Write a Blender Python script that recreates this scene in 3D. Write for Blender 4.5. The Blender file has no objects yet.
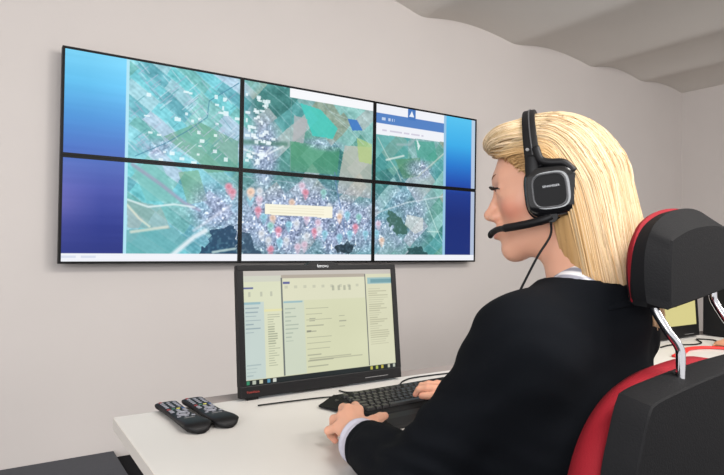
import bpy, bmesh, math, random
import numpy as np
from mathutils import Vector, Matrix
random.seed(7)
SC = bpy.context.scene
COL = SC.collection
PI = math.pi
rad = math.radians

# ------------------------------------------------------------------ helpers
def lin(c):
    return tuple(((x/255)/12.92 if x/255 <= .04045 else ((x/255+.055)/1.055)**2.4) for x in c)
def mat(name, rgb, rough=.5, metal=0., spec=.5, var=0., vscale=8., bump=0., bscale=200., coat=0., attr=None, sheen=0., emit=None, estr=1., sss=0.):
    m = bpy.data.materials.new(name); m.use_nodes = True
    nt = m.node_tree; N = nt.nodes; L = nt.links
    b = N['Principled BSDF']
    c = lin(rgb)
    b.inputs['Base Color'].default_value = (*c, 1)
    b.inputs['Roughness'].default_value = rough
    b.inputs['Metallic'].default_value = metal
    b.inputs['Specular IOR Level'].default_value = spec
    b.inputs['Coat Weight'].default_value = coat
    b.inputs['Sheen Weight'].default_value = sheen
    if sss:
        b.inputs['Subsurface Weight'].default_value = sss
        b.inputs['Subsurface Radius'].default_value = (.012, .005, .003)
        b.inputs['Subsurface Scale'].default_value = 1.0
    tc = N.new('ShaderNodeTexCoord')
    src = None
    if attr:
        a = N.new('ShaderNodeAttribute'); a.attribute_name = attr
        src = a.outputs['Color']
    if var > 0:
        n = N.new('ShaderNodeTexNoise'); n.inputs['Scale'].default_value = vscale; n.inputs['Detail'].default_value = 4
        L.new(tc.outputs['Object'], n.inputs['Vector'])
        r = N.new('ShaderNodeMapRange'); r.inputs['To Min'].default_value = 1-var; r.inputs['To Max'].default_value = 1+var
        L.new(n.outputs['Fac'], r.inputs['Value'])
        mx = N.new('ShaderNodeVectorMath'); mx.operation = 'SCALE'
        if src: L.new(src, mx.inputs[0])
        else: mx.inputs[0].default_value = c
        L.new(r.outputs['Result'], mx.inputs['Scale'])
        src = mx.outputs[0]
    if src: L.new(src, b.inputs['Base Color'])
    if bump > 0:
        n = N.new('ShaderNodeTexNoise'); n.inputs['Scale'].default_value = bscale; n.inputs['Detail'].default_value = 3
        L.new(tc.outputs['Object'], n.inputs['Vector'])
        bp = N.new('ShaderNodeBump'); bp.inputs['Strength'].default_value = bump; bp.inputs['Distance'].default_value = .002
        L.new(n.outputs['Fac'], bp.inputs['Height']); L.new(bp.outputs['Normal'], b.inputs['Normal'])
    if emit is not None:
        b.inputs['Emission Color'].default_value = (*lin(emit), 1); b.inputs['Emission Strength'].default_value = estr
    return m
def screen_mat(name, strength=1.):
    m = bpy.data.materials.new(name); m.use_nodes = True
    N = m.node_tree.nodes; L = m.node_tree.links; b = N['Principled BSDF']
    b.inputs['Base Color'].default_value = (.003, .003, .004, 1); b.inputs['Roughness'].default_value = .4; b.inputs['Specular IOR Level'].default_value = .15
    a = N.new('ShaderNodeAttribute'); a.attribute_name = 'pixels'
    L.new(a.outputs['Color'], b.inputs['Emission Color']); b.inputs['Emission Strength'].default_value = strength
    return m

def link(name, me, m=None, parent=None, smooth=False, loc=None):
    if m is not None: me.materials.append(m)
    if smooth: me.polygons.foreach_set('use_smooth', [True]*len(me.polygons))
    o = bpy.data.objects.new(name, me); COL.objects.link(o)
    if parent is not None: o.parent = parent
    if loc is not None: o.location = loc
    return o
def obj(name, bm, m=None, parent=None, smooth=False, loc=None, auto=None):
    if auto: smooth_by_angle(bm, auto)
    me = bpy.data.meshes.new(name); bm.to_mesh(me); bm.free()
    return link(name, me, m, parent, smooth, loc)
def smooth_by_angle(bm, deg):
    for f in bm.faces: f.smooth = len(f.verts) <= 8
    for e in bm.edges:
        if len(e.link_faces) == 2 and e.calc_face_angle(0) > rad(deg): e.smooth = False
def empty(name, label, cat, loc=(0, 0, 0), rz=0, group=None):
    o = bpy.data.objects.new(name, None); COL.objects.link(o); o.location = loc; o.rotation_euler = (0, 0, rz)
    o.empty_display_size = .05
    return tag(o, label, cat, group)
def tag(o, label, cat, group=None):
    o['label'] = label; o['category'] = cat
    if group: o['group'] = group
    return o
def struct(o): o['kind'] = 'structure'; return o
def B(): return bmesh.new()
def box(bm, x0, x1, y0, y1, z0, z1, bev=0, seg=2, M=None):
    vs = [bm.verts.new((x, y, z)) for x in (x0, x1) for y in (y0, y1) for z in (z0, z1)]
    idx = [(0, 1, 3, 2), (4, 6, 7, 5), (0, 4, 5, 1), (2, 3, 7, 6), (0, 2, 6, 4), (1, 5, 7, 3)]
    fs = [bm.faces.new([vs[i] for i in q]) for q in idx]
    if bev:
        es = list({e for f in fs for e in f.edges})
        r = bmesh.ops.bevel(bm, geom=es, offset=bev, segments=seg, profile=.5, affect='EDGES')
        vs = list({v for f in r['faces'] for v in f.verts} | {v for v in vs if v.is_valid})
    if M is not None: bmesh.ops.transform(bm, matrix=M, verts=[v for v in vs if v.is_valid])
    return bm
def tube(bm, pts, r, n=10, cap=True, flat=None):
    """swept tube; r float or list; flat=(a,b) elliptical factors"""
    pts = [Vector(p) for p in pts]; rs = r if isinstance(r, (list, tuple)) else [r]*len(pts)
    T = []
    for i in range(len(pts)):
        a = pts[max(i-1, 0)]; b = pts[min(i+1, len(pts)-1)]; T.append((b-a).normalized())
    up = Vector((0, 0, 1)) if abs(T[0].z) < .9 else Vector((0, 1, 0))
    s = T[0].cross(up).normalized(); rings = []
    for i, p in enumerate(pts):
        s = (s - T[i]*s.dot(T[i])).normalized(); u = T[i].cross(s)
        fa, fb = flat if flat else (1, 1)
        rings.append([bm.verts.new(p + s*math.cos(2*PI*k/n)*rs[i]*fa + u*math.sin(2*PI*k/n)*rs[i]*fb) for k in range(n)])
    for a, b in zip(rings, rings[1:]):
        for k in range(n): bm.faces.new((a[k], a[(k+1) % n], b[(k+1) % n], b[k]))
    if cap:
        bm.faces.new(rings[0][::-1]); bm.faces.new(rings[-1])
    return bm
def spline(P, n=8):
    """Catmull-Rom through P"""
    P = [Vector(p) for p in P]; Q = [2*P[0]-P[1]] + P + [2*P[-1]-P[-2]]; out = []
    for i in range(1, len(Q)-2):
        for k in range(n):
            t = k/n
            out.append(.5*((2*Q[i]) + (Q[i+1]-Q[i-1])*t + (2*Q[i-1]-5*Q[i]+4*Q[i+1]-Q[i+2])*t*t + (3*Q[i]-Q[i-1]-3*Q[i+1]+Q[i+2])*t**3))
    out.append(P[-1]); return out
def cyl(bm, c, r, h, n=20, axis='z', r2=None):
    r2 = r if r2 is None else r2
    a = {'z': Vector((0, 0, 1)), 'y': Vector((0, 1, 0)), 'x': Vector((1, 0, 0))}[axis]
    c = Vector(c); return tube(bm, [c, c+a*h], [r, r2], n)
def loft(bm, rings, cap=True):
    R_ = [[bm.verts.new(p) for p in r] for r in rings]
    n = len(R_[0])
    for a, b in zip(R_, R_[1:]):
        for k in range(n): bm.faces.new((a[k], a[(k+1) % n], b[(k+1) % n], b[k]))
    if cap: bm.faces.new(R_[0][::-1]); bm.faces.new(R_[-1])
    bmesh.ops.recalc_face_normals(bm, faces=bm.faces[:])
    return bm
def grid_mesh(name, X, Y, Z, col=None):
    """X,Y,Z arrays (r,c) -> mesh; col (r,c,3) linear colours"""
    r, c = X.shape; me = bpy.data.meshes.new(name)
    v = np.stack([X, Y, Z], -1).reshape(-1, 3).astype(np.float32)
    i = np.arange(r*c).reshape(r, c)
    q = np.stack([i[:-1, :-1], i[:-1, 1:], i[1:, 1:], i[1:, :-1]], -1).reshape(-1, 4)
    np_mesh(me, v, q)
    if col is not None:
        a = me.color_attributes.new('pixels', 'FLOAT_COLOR', 'POINT')
        a.data.foreach_set('color', np.concatenate([col.reshape(-1, 3), np.ones((r*c, 1))], 1).astype(np.float32).ravel())
    return me
def np_mesh(me, v, q):
    k = q.shape[1]
    me.vertices.add(len(v)); me.vertices.foreach_set('co', np.asarray(v, np.float32).ravel())
    me.loops.add(q.size); me.loops.foreach_set('vertex_index', q.astype(np.int32).ravel())
    me.polygons.add(len(q)); me.polygons.foreach_set('loop_start', np.arange(0, q.size, k, dtype=np.int32))
    me.update(calc_edges=True); me.validate()
def tolin(a):
    a = np.clip(a, 0, 255)/255
    return np.where(a <= .04045, a/12.92, ((a+.055)/1.055)**2.4)
def text_mesh(name, s, size, m, parent, M, ext=.0003):
    cu = bpy.data.curves.new(name, 'FONT'); cu.body = s; cu.size = size; cu.extrude = ext
    cu.align_x = 'CENTER'; cu.align_y = 'CENTER'
    t = bpy.data.objects.new(name, cu); COL.objects.link(t); bpy.context.view_layer.update()
    me = bpy.data.meshes.new_from_object(t.evaluated_get(bpy.context.evaluated_depsgraph_get()))
    bpy.data.objects.remove(t)
    me.name = name; me.materials.clear(); me.transform(M)
    return link(name, me, m, parent)

# ------------------------------------------------------------------ materials
M_wall = mat('painted_plaster', (207, 200, 196), .85, spec=.2, var=.03, vscale=2.2, bump=.12, bscale=60)
M_ceil = mat('ceiling_plaster', (222, 216, 209), .9, spec=.15, var=.03, vscale=3, bump=.15, bscale=50)
M_floor = mat('dark_carpet', (30, 30, 33), .95, spec=.1, var=.2, vscale=90, bump=.5, bscale=500)
M_plat = mat('grey_mat', (84, 85, 90), .9, spec=.15, var=.06, vscale=40, bump=.3, bscale=400)
M_desk = mat('white_laminate', (205, 201, 196), .45, spec=.4, var=.015, vscale=5)
M_deskedge = mat('beige_edge_band', (205, 198, 190), .5, spec=.4)
M_bezel = mat('black_bezel', (9, 9, 11), .5, spec=.2)
M_black = mat('black_plastic', (13, 12, 14), .5, spec=.25, bump=.05, bscale=900)
M_black2 = mat('matte_black_plastic', (13, 13, 15), .62, spec=.22, bump=.15, bscale=1200)
M_gloss = mat('glossy_black_plastic', (14, 14, 16), .18, spec=.6, coat=.3)
M_key = mat('keycap_plastic', (24, 23, 24), .38, spec=.6)
M_keyleg = mat('key_print', (170, 170, 172), .5)
M_shell = mat('chair_shell', (19, 19, 21), .7, spec=.13, bump=.25, bscale=420, var=.05, vscale=30)
M_red = mat('red_upholstery', (132, 20, 32), .75, spec=.2, bump=.3, bscale=700, var=.08, vscale=20)
M_chrome = mat('chrome', (215, 215, 218), .12, metal=1.)
M_grey = mat('grey_plastic', (120, 118, 118), .5)
M_tray = mat('taupe_plastic', (150, 140, 136), .6, spec=.3)
M_silver = mat('silver_print', (190, 192, 195), .4)
M_screen = screen_mat('lit_screen', 1.0)
M_screen2 = screen_mat('lit_monitor', 1.0)

# ------------------------------------------------------------------ camera
cam = bpy.data.cameras.new('camera'); co = bpy.data.objects.new('camera', cam); COL.objects.link(co)
cam.sensor_width = 36; cam.lens = 578.99/724*36; cam.clip_start = .02
yaw, pitch, roll = rad(33.167), rad(.7406), rad(.8404)
f = Vector((math.sin(yaw)*math.cos(pitch), math.cos(yaw)*math.cos(pitch), math.sin(pitch)))
r0 = Vector((math.cos(yaw), -math.sin(yaw), 0)); u0 = r0.cross(f)
rr = r0*math.cos(roll)+u0*math.sin(roll); uu = u0*math.cos(roll)-r0*math.sin(roll)
co.matrix_world = Matrix(((rr.x, uu.x, -f.x, 0), (rr.y, uu.y, -f.y, 0), (rr.z, uu.z, -f.z, 1.12), (0, 0, 0, 1)))
SC.camera = co

# ------------------------------------------------------------------ room
WY = 3.22; XR = 6.06; XL = -2.4; YF = -2.6
b = B(); box(b, XL-.1, XR+.12, WY, WY+.12, -.02, 3.1); struct(obj('wall_back', b, M_wall))
b = B(); box(b, XR, XR+.12, YF, WY, -.02, 3.1); struct(obj('wall_right', b, M_wall))
b = B(); box(b, XL-.1, XR+.12, YF, WY+.12, -.06, 0); struct(obj('floor', b, M_floor))
def ceil_z(x):
    cusps = [XL-.7, -1.35, -.35, .63, 1.61, 2.588, 3.559, 4.55, 5.33, 6.09, 7.1]
    for i in range(len(cusps)-1):
        if cusps[i] <= x <= cusps[i+1]:
            t = (x-cusps[i])/(cusps[i+1]-cusps[i]); a = .10 if i < 5 else (.058 if i < 8 else .045)
            base = 2.742
            return base + a*(math.sin(PI*t)**.8)*(1.0-.25*(t-.5))
    return 2.75
xs = np.linspace(XL-.1, XR+.1, 340); zs = np.array([ceil_z(x) for x in xs])
k = np.array([1, 2, 3, 2, 1.])/9
for _ in range(3): zs[2:-2] = np.convolve(zs, k, 'valid')
ys = np.array([YF, WY+.05])
X, Y = np.meshgrid(xs, ys); Z = np.tile(zs, (2, 1))
b = B(); rings = []
for yv in ys:
    rings.append([(x, yv, z) for x, z in zip(xs, zs)] + [(xs[-1], yv, 3.1), (xs[0], yv, 3.1)])
loft(b, rings); struct(obj('ceiling', b, M_ceil, auto=40))

# low platform on the floor by the back wall
b = B(); box(b, -2.0, .585, 2.2, WY-.002, 0, .036, .004)
tag(obj('floor_platform', b, M_plat), 'low dark grey platform lying on the floor against the wall left of the desk', 'platform')

# ------------------------------------------------------------------ video wall content
rng = np.random.RandomState(4)
A_ = lambda a: np.array(a, float)
def vnoise(x, y, seed):
    g = np.random.RandomState(seed).rand(64, 64)
    xi = np.floor(x).astype(int); yi = np.floor(y).astype(int); fx = x-xi; fy = y-yi
    fx = fx*fx*(3-2*fx); fy = fy*fy*(3-2*fy)
    a = g[yi % 64, xi % 64]; c = g[yi % 64, (xi+1) % 64]; d = g[(yi+1) % 64, xi % 64]; e = g[(yi+1) % 64, (xi+1) % 64]
    return (a*(1-fx)+c*fx)*(1-fy)+(d*(1-fx)+e*fx)*fy
CW, CH = 720, 270                       # canvas: 240 x 135 samples per display
U, V = np.meshgrid((np.arange(CW)+.5)/240, (np.arange(CH)+.5)/135)     # u 0..3, v 0..2 upwards
def poly_mask(P, U=None, V=None):
    U = globals()['U'] if U is None else U; V = globals()['V'] if V is None else V
    m = np.zeros(U.shape, bool); n = len(P)
    for i in range(n):
        x0, y0 = P[i]; x1, y1 = P[(i+1) % n]
        c = ((y0 > V) != (y1 > V)) & (U < (x1-x0)*(V-y0)/((y1-y0) or 1e-9)+x0)
        m ^= c
    return m
def seg_d(P, U=None, V=None):
    U = globals()['U'] if U is None else U; V = globals()['V'] if V is None else V
    d = np.full(U.shape, 9.)
    for (x0, y0), (x1, y1) in zip(P, P[1:]):
        dx, dy = (x1-x0), (y1-y0)
        t = np.clip(((U-x0)*dx*3+(V-y0)*dy)/(dx*dx*3+dy*dy+1e-9), 0, 1)
        d = np.minimum(d, np.hypot((U-x0-t*dx)*1.6, V-y0-t*dy))
    return d
def mix(img, m, c, a=1.):
    m = np.asarray(m, float)[..., None]*a; img[:] = img*(1-m)+np.array(c, float)*m
def hashc(a, b_, s): return np.modf(np.abs(np.sin(a*127.1+b_*311.7+s*74.7)*43758.5453))[0]
img = np.zeros((CH, CW, 3))
# fields: rotated parcels, tilted one way left and another way right
def parcels(ang, sx, sy, s):
    ca, sa = math.cos(ang), math.sin(ang); uu_ = U*1.73
    wa = .05*(vnoise(U*5, V*4, s+50)-.5); wb = .05*(vnoise(U*5, V*4, s+60)-.5)
    p = (uu_*ca+V*sa+wa)/sx; q = (-uu_*sa+V*ca+wb)/sy
    q = q+.35*hashc(np.floor(p), 0, s)
    h_ = hashc(np.floor(p), np.floor(q), s); ed = np.minimum(np.modf(np.abs(p))[0], 1-np.modf(np.abs(p))[0])
    st = .5+.5*np.sin(p*2*PI*3)
    return h_, ed, st
pal = np.array([(104, 184, 190), (126, 192, 202), (104, 170, 168), (146, 190, 200), (120, 178, 176), (92, 160, 172), (160, 186, 204), (108, 186, 196)], float)
palg = np.array([(70, 130, 122), (96, 150, 138), (120, 160, 158), (84, 150, 150), (150, 168, 166), (60, 120, 116), (130, 178, 172), (140, 156, 140)], float)
h1, e1, s1 = parcels(.95, .13, .34, 3); h2, e2, s2 = parcels(2.35, .17, .42, 9)
i1 = pal[(h1*7.99).astype(int)]; i2 = palg[(h2*7.99).astype(int)]
w = (np.clip((U-.95+.35*(vnoise(U*4, V*4, 2)-.5))*6, 0, 1))[..., None]
img = i1*(1-w)+i2*w
img += ((s1-.5)*12*(1-w[..., 0]))[..., None]
mix(img, e1 < .05, (170, 200, 205), .5*(1-w[..., 0]) if False else .35)
for (a_, sz, am) in ((9, 5, 26), (22, 6, 22), (50, 7, 20)):
    img += ((vnoise(U*a_*1.7, V*a_, sz)-.5)*am)[..., None]
# teal and green patches
mix(img, poly_mask([(1.33, 1.37), (1.72, 1.365), (1.70, 1.02), (1.335, 1.02)]), (72, 142, 104), .7)
mix(img, poly_mask([(1.40, 1.84), (1.56, 1.80), (1.70, 1.60), (1.66, 1.46), (1.50, 1.47)]), (58, 190, 178), .8)
mix(img, poly_mask([(1.36, 1.68), (1.46, 1.66), (1.43, 1.36), (1.35, 1.38)]), (170, 166, 168), .75)
mix(img, poly_mask([(1.76, 1.40), (1.99, 1.42), (1.99, .80), (1.70, .84)]), (186, 178, 166), .75)
mix(img, poly_mask([(1.86, 1.52), (1.99, 1.46), (1.99, 1.20), (1.88, 1.22)]), (170, 190, 116), .7)
mix(img, poly_mask([(.53, 1.26), (.74, 1.46), (.99, 1.30), (.99, 1.0), (.8, .96)]), (92, 148, 116), .6)
mix(img, poly_mask([(.35, .98), (.52, 1.02), (.62, .62), (.44, .62)]), (112, 178, 172), .6)
mix(img, poly_mask([(.62, .94), (.74, .98), (.80, .66), (.68, .60)]), (110, 160, 120), .6)
mix(img, poly_mask([(.33, .32), (.60, .36), (.70, .20), (.60, .08), (.33, .08)]), (96, 158, 160), .7)
mix(img, poly_mask([(.33, .62), (.52, .58), (.58, .34), (.34, .34)]), (150, 156, 150), .5)
mix(img, poly_mask([(2.0, 1.60), (2.3, 1.60), (2.3, 1.28), (2.0, 1.1)]), (74, 150, 150), .5)
mix(img, poly_mask([(2.36, 1.58), (2.56, 1.60), (2.60, 1.34), (2.40, 1.32)]), (64, 150, 130), .6)
mix(img, poly_mask([(2.18, 1.30), (2.42, 1.36), (2.44, 1.12), (2.26, 1.05)]), (82, 130, 88), .6)
# town: speckled pale rooftops over blue grey
cden = np.exp(-(((U-1.50)/.74)**2+((V-.45)/.50)**2)**2.2)
cden = np.maximum(cden, np.exp(-(((U-.86)/.17)**2+((V-.55)/.28)**2)**1.5)*.95)
cden = np.maximum(cden, np.exp(-(((U-1.15)/.10)**2+((V-1.2)/.42)**2)**2)*.9)
cden = np.maximum(cden, np.exp(-(((U-2.28)/.24)**2+((V-.55)/.5)**2)**2)*.75)
cden = np.maximum(cden, np.exp(-(((U-.50)/.09)**2+((V-1.14)/.09)**2)**2)*.75)
cden = np.maximum(cden, np.exp(-(((U-2.42)/.14)**2+((V-1.2)/.14)**2)**2)*.7)
cden = np.maximum(cden, np.exp(-(((U-1.60)/.16)**2+((V-1.38)/.07)**2)**2)*.7)
cden *= np.clip(.55+1.1*vnoise(U*9, V*5, 31), 0, 1)
base = np.array((138, 148, 176), float)+((vnoise(U*60, V*36, 40)-.5)*70)[..., None]+((vnoise(U*110, V*66, 41)-.5)*90)[..., None]
base += (np.clip(vnoise(U*80, V*50, 42)-.66, 0, 1)*3.4*120)[..., None]
img = img*(1-cden[..., None])+base*cden[..., None]
# dark woods and water
for P_, c_ in (([(.72, .0), (.76, .12), (.84, .30), (.90, .38), (.99, .41), (.995, .0)], (24, 60, 88)),
               ([(1.0, .0), (1.0, .34), (1.06, .30), (1.09, .18), (1.16, .06), (1.14, 0)], (44, 70, 92)),
               ([(2.12, .66), (2.26, .62), (2.30, .40), (2.20, .36), (2.12, .5)], (60, 96, 86)),
               ([(2.30, .17), (2.46, .17), (2.50, .05), (2.32, .05)], (40, 74, 76)),
               ([(1.70, .17), (1.79, .26), (1.86, .18), (1.80, .09), (1.70, .08)], (34, 50, 60))):
    mm = poly_mask(P_, U+.05*(vnoise(U*30, V*24, 3)-.5), V+.10*(vnoise(U*34, V*22, 8)-.5))*np.clip(.55+vnoise(U*70, V*40, 77), 0, 1); mix(img, mm, c_, .95)
mix(img, poly_mask([(2.30, .62), (2.46, .58), (2.46, .42), (2.38, .36), (2.28, .48)]), (214, 214, 204), .6)
# roads, paths, river
for P_, wd, c_, al in (([(.374, 1.03), (.55, 1.2), (.68, 1.36), (.79, 1.52), (.80, 1.70), (.99, 1.95)], .006, (52, 112, 140), .75),
                   ([(.55, .0), (.72, .26), (.79, .33)], .03, (222, 226, 230), .85), ([(.72, .33), (.95, .62)], .02, (214, 214, 226), .5),
                   ([(.36, .98), (.52, .80), (.66, .62), (.75, .55)], .022, (150, 140, 168), .7),
                   ([(.31, .64), (.45, .56), (.60, .60), (.72, .58)], .012, (214, 226, 226), .8), ([(.32, .60), (.40, .44), (.46, .36)], .012, (226, 222, 200), .7),
                   ([(.36, .30), (.56, .36)], .018, (220, 214, 196), .7), ([(.84, .10), (.98, .14)], .016, (214, 226, 216), .7),
                   ([(2.02, 1.56), (2.10, 1.35), (2.2, 1.15), (2.24, 1.02)], .008, (190, 206, 200), .7), ([(2.40, 1.10), (2.66, 1.46)], .012, (190, 196, 190), .7),
                   ([(2.1, 1.28), (2.26, 1.36)], .015, (214, 220, 214), .8), ([(2.02, .62), (2.3, .78), (2.66, .9)], .012, (200, 210, 214), .6),
                   ([(2.48, .82), (2.60, .42), (2.66, .26)], .006, (196, 222, 214), .8), ([(2.5, .4), (2.62, .4)], .008, (200, 222, 214), .7),
                   ([(2.2, 1.5), (2.32, 1.52), (2.36, 1.6)], .02, (150, 170, 172), .7),
                   ([(1.68, 1.72), (1.80, 1.60), (1.92, 1.44)], .004, (200, 214, 214), .7), ([(1.62, 1.80), (1.78, 1.74), (1.98, 1.44)], .004, (190, 206, 206), .6),
                   ([(1.335, 1.9), (1.335, 1.0)], .004, (120, 150, 150), .6), ([(1.0, .95), (1.3, .93), (1.7, .86)], .006, (180, 190, 204), .5),
                   ([(1.01, 1.30), (1.30, 1.33)], .035, (52, 104, 84), .6), ([(1.68, 1.05), (1.74, .6), (1.78, .3)], .01, (92, 120, 160), .7),
                   ([(1.00, 1.22), (1.14, 1.16), (1.28, 1.30)], .014, (228, 232, 232), .6), ([(1.08, 1.05), (1.20, 1.28)], .012, (224, 230, 232), .6)):
    mix(img, np.clip(1.3-seg_d(P_)/wd, 0, 1), c_, al)
mix(img, poly_mask([(1.78, 1.74), (1.86, 1.74), (1.91, 1.62), (1.82, 1.60)]), (52, 104, 180), .85)
mix(img, poly_mask([(2.38, 1.62), (2.42, 1.52), (2.40, 1.45)]), (230, 236, 236), .8)
for k in range(80):      # pale farm buildings down the middle column and in the left fields
    u_, v_ = (1.10+rng.randn()*.05, 1.05+rng.rand()*.8) if k < 50 else ((.42+rng.rand()*.5), 1.0+rng.rand()*.8)
    mix(img, (np.abs(U-u_) < .006+.012*rng.rand()) & (np.abs(V-v_) < .008+.016*rng.rand()), (226, 234, 236), .8)
for k in range(120):
    u_ = .34+.62*rng.rand(); v_ = 1.05+.85*rng.rand(); a_ = rng.choice([.8, 2.3]); l_ = .05+.12*rng.rand()
    mix(img, np.clip(1.2-seg_d([(u_, v_), (u_+l_*math.cos(a_)*.6, v_+l_*math.sin(a_))])/.006, 0, 1), [np.array((150, 158, 184)), np.array((206, 216, 226)), np.array((176, 178, 200)), np.array((74, 140, 150))][rng.randint(4)], .6)
img = (img-140)*1.18+146; img = img*.92+A_([172, 210, 226])*.08
# map pins
pc = {'o': (250, 214, 190), 'p': (236, 206, 226), 'r': (238, 150, 172), 'b': (150, 214, 232), 'g': (150, 214, 206), 'w': (232, 236, 242)}
PINS = [('o', 1.063, 0.79), ('p', 1.427, 0.897), ('r', 1.454, 0.82), ('o', 1.353, 0.691), ('p', 1.118, 0.707), ('r', 1.111, 0.58), ('b', 1.056, 0.701), ('b', 1.151, 0.507), ('o', 1.215, 0.499), ('r', 1.257, 0.359), ('b', 1.331, 0.428), ('g', 1.2, 0.408), ('w', 1.389, 0.444), ('r', 1.528, 0.358), ('b', 1.608, 0.334), ('w', 1.468, 0.302), ('g', 1.594, 0.836), ('r', 1.859, 0.428), ('g', 1.887, 0.557), ('b', 1.947, 0.347), ('p', 2.036, 0.48), ('o', 2.069, 0.266), ('w', 1.734, 0.602), ('w', 1.641, 0.663), ('o', 1.725, 0.546), ('b', 1.79, 0.578), ('b', 1.812, 0.342), ('r', 1.203, 0.139), ('p', 1.451, 0.195), ('p', 1.4, 0.168), ('b', 1.267, 0.23), ('w', 1.186, 0.241), ('w', 1.316, 0.245), ('w', 1.138, 0.316), ('p', 1.465, 0.515), ('p', 1.553, 0.467), ('b', 1.728, 0.297), ('w', 1.563, 0.386), ('r', 0.934, 0.825), ('o', 1.056, 0.779), ('r', .96, .77), ('b', 2.02, .36), ('w', 1.12, .80)]
for c_, u_, v_ in PINS:
    d = np.hypot((U-u_)*1.73, V-v_); mix(img, np.clip((.056-d)/.03, 0, 1), pc[c_], .85)
    mix(img, poly_mask([(u_-.022, v_-.04), (u_+.022, v_-.04), (u_, v_-.10)]), pc[c_], .5)
    mix(img, np.clip((.024-d)/.01, 0, 1), tuple(np.array(pc[c_])*.82), .8)
mix(img, poly_mask([(1.158, .658), (1.665, .669), (1.667, .527), (1.159, .538)]), (248, 244, 222))
for v_ in (.625, .595, .565): mix(img, (U > 1.19) & (U < 1.60) & (np.abs(V-v_) < .006), (226, 218, 190), .6)
# browser bars above the map
mix(img, (U > 1.327) & (U < 2.0) & (V > 1.888+.0*U), (246, 247, 250))
mix(img, (U > 2.0) & (U < 2.67) & (V > 1.60+.03*(U-2)), (240, 242, 248))
mix(img, (U > 2.0) & (U < 2.67) & (V > 1.745) & (V < 1.88), (84, 130, 196))
mix(img, (U > 2.295) & (U < 2.37) & (V > 1.85), (70, 120, 190))
mix(img, poly_mask([(2.31, 1.90), (2.355, 1.90), (2.333, 1.975)]), (236, 242, 250))
mix(img, (U > 2.05) & (U < 2.17) & (np.abs(V-1.812) < .02) & (hashc(np.floor(U*90), 0, 2) > .35), (206, 220, 240), .9)
mix(img, (U > 2.06) & (U < 2.45) & (np.abs(V-1.665) < .010) & (hashc(np.floor(U*70), 0, 5) > .3), (196, 190, 210), .7)
# blue desktop left and right
tv = np.clip(V/2, 0, 1)
def grad(stops):
    s = np.array([p[0] for p in stops]); c = np.array([p[1] for p in stops], float)
    return np.stack([np.interp(V, s, c[:, i]) for i in range(3)], -1)
gl = grad([(0, (40, 52, 128)), (.35, (38, 54, 140)), (.7, (66, 80, 168)), (.95, (76, 104, 186)), (1.05, (70, 112, 196)), (1.35, (70, 146, 216)), (1.7, (92, 190, 238)), (2, (118, 208, 244))])
gl = gl+(np.clip(1-U/.2, 0, 1)*np.clip(1-abs(V-.55)/.5, 0, 1)*44)[..., None]*np.array((1, .7, .5))+((vnoise(U*3, V*34, 4)-.5)*5)[..., None]
gl += (np.clip(U/.34-.35, 0, 1)*np.clip((V-1.05)*1.5, 0, 1)*16)[..., None]
gr = grad([(0, (22, 46, 120)), (.6, (18, 42, 118)), (.95, (24, 56, 140)), (1.03, (28, 74, 170)), (1.3, (36, 120, 206)), (1.6, (60, 172, 232)), (2, (88, 196, 240))])
m_ = U < .322+.0*V; img[m_] = gl[m_]
m_ = U > 2.67; img[m_] = gr[m_]
mix(img, (np.abs(U-.326) < .008), (176, 228, 244))
mix(img, (np.abs(U-2.67) < .012), (150, 196, 228))
mix(img, U > 2.958, (196, 208, 226), .9)
mix(img, (V > .02) & (V < .078), (240, 242, 248))
mix(img, V <= .02, (240, 242, 248))
mix(img, (np.abs(V-.05) < .012) & (U < .3) & (hashc(np.floor(U*40), 1, 1) > .5), (206, 214, 232), .7)
cols = tolin(img)

VX0, VZ0, VW, VH = .3003, 1.008, 2.737, 1.054; VY = 3.12
pw, ph = VW/3, VH/2
names = {(0, 1): 'top left', (1, 1): 'top centre', (2, 1): 'top right', (0, 0): 'bottom left', (1, 0): 'bottom centre', (2, 0): 'bottom right'}
lab = {(0, 1): 'top left panel of the video wall, bright blue strip beside teal farm fields', (1, 1): 'top centre panel of the video wall, green map under a white bar',
       (2, 1): 'top right panel of the video wall, map under a blue header beside cyan strip', (0, 0): 'bottom left panel of the video wall, dark blue strip beside map with river',
       (1, 0): 'bottom centre panel of the video wall, town map covered in coloured pins', (2, 0): 'bottom right panel of the video wall, town map beside navy blue strip'}
for (i, j), l_ in lab.items():
    x0 = VX0+i*pw; z0 = VZ0+j*ph
    t = empty('wall_display', l_, 'display', (x0+pw/2, VY, z0), 0, 'panels of the video wall')
    hw = pw/2-.0008; bz = .0115
    b = B()
    for a in ((-hw, hw, 0, bz), (-hw, hw, ph-.001-bz, ph-.001), (-hw, -hw+bz, bz, ph-.001-bz), (hw-bz, hw, bz, ph-.001-bz)):
        box(b, a[0], a[1], -.002, .045, a[2], a[3])
    obj('bezel', b, M_bezel, t)
    b = B(); box(b, -hw+.004, hw-.004, .006, .05, .004, ph-.005); box(b, -hw+.09, hw-.09, .05, .075, .07, ph-.08, .006); obj('housing', b, M_black2, t)
    b = B(); box(b, -.22, .22, .075, .0995, .12, .40); obj('wall_bracket', b, M_bezel, t)
    c = cols[j*135:(j+1)*135, i*240:(i+1)*240]
    gx, gz = np.meshgrid(np.linspace(-hw+bz, hw-bz, 240), np.linspace(bz, ph-.001-bz, 135))
    link('screen', grid_mesh('screen', gx, np.full(gx.shape, .002), gz, c), M_screen, t)

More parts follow.
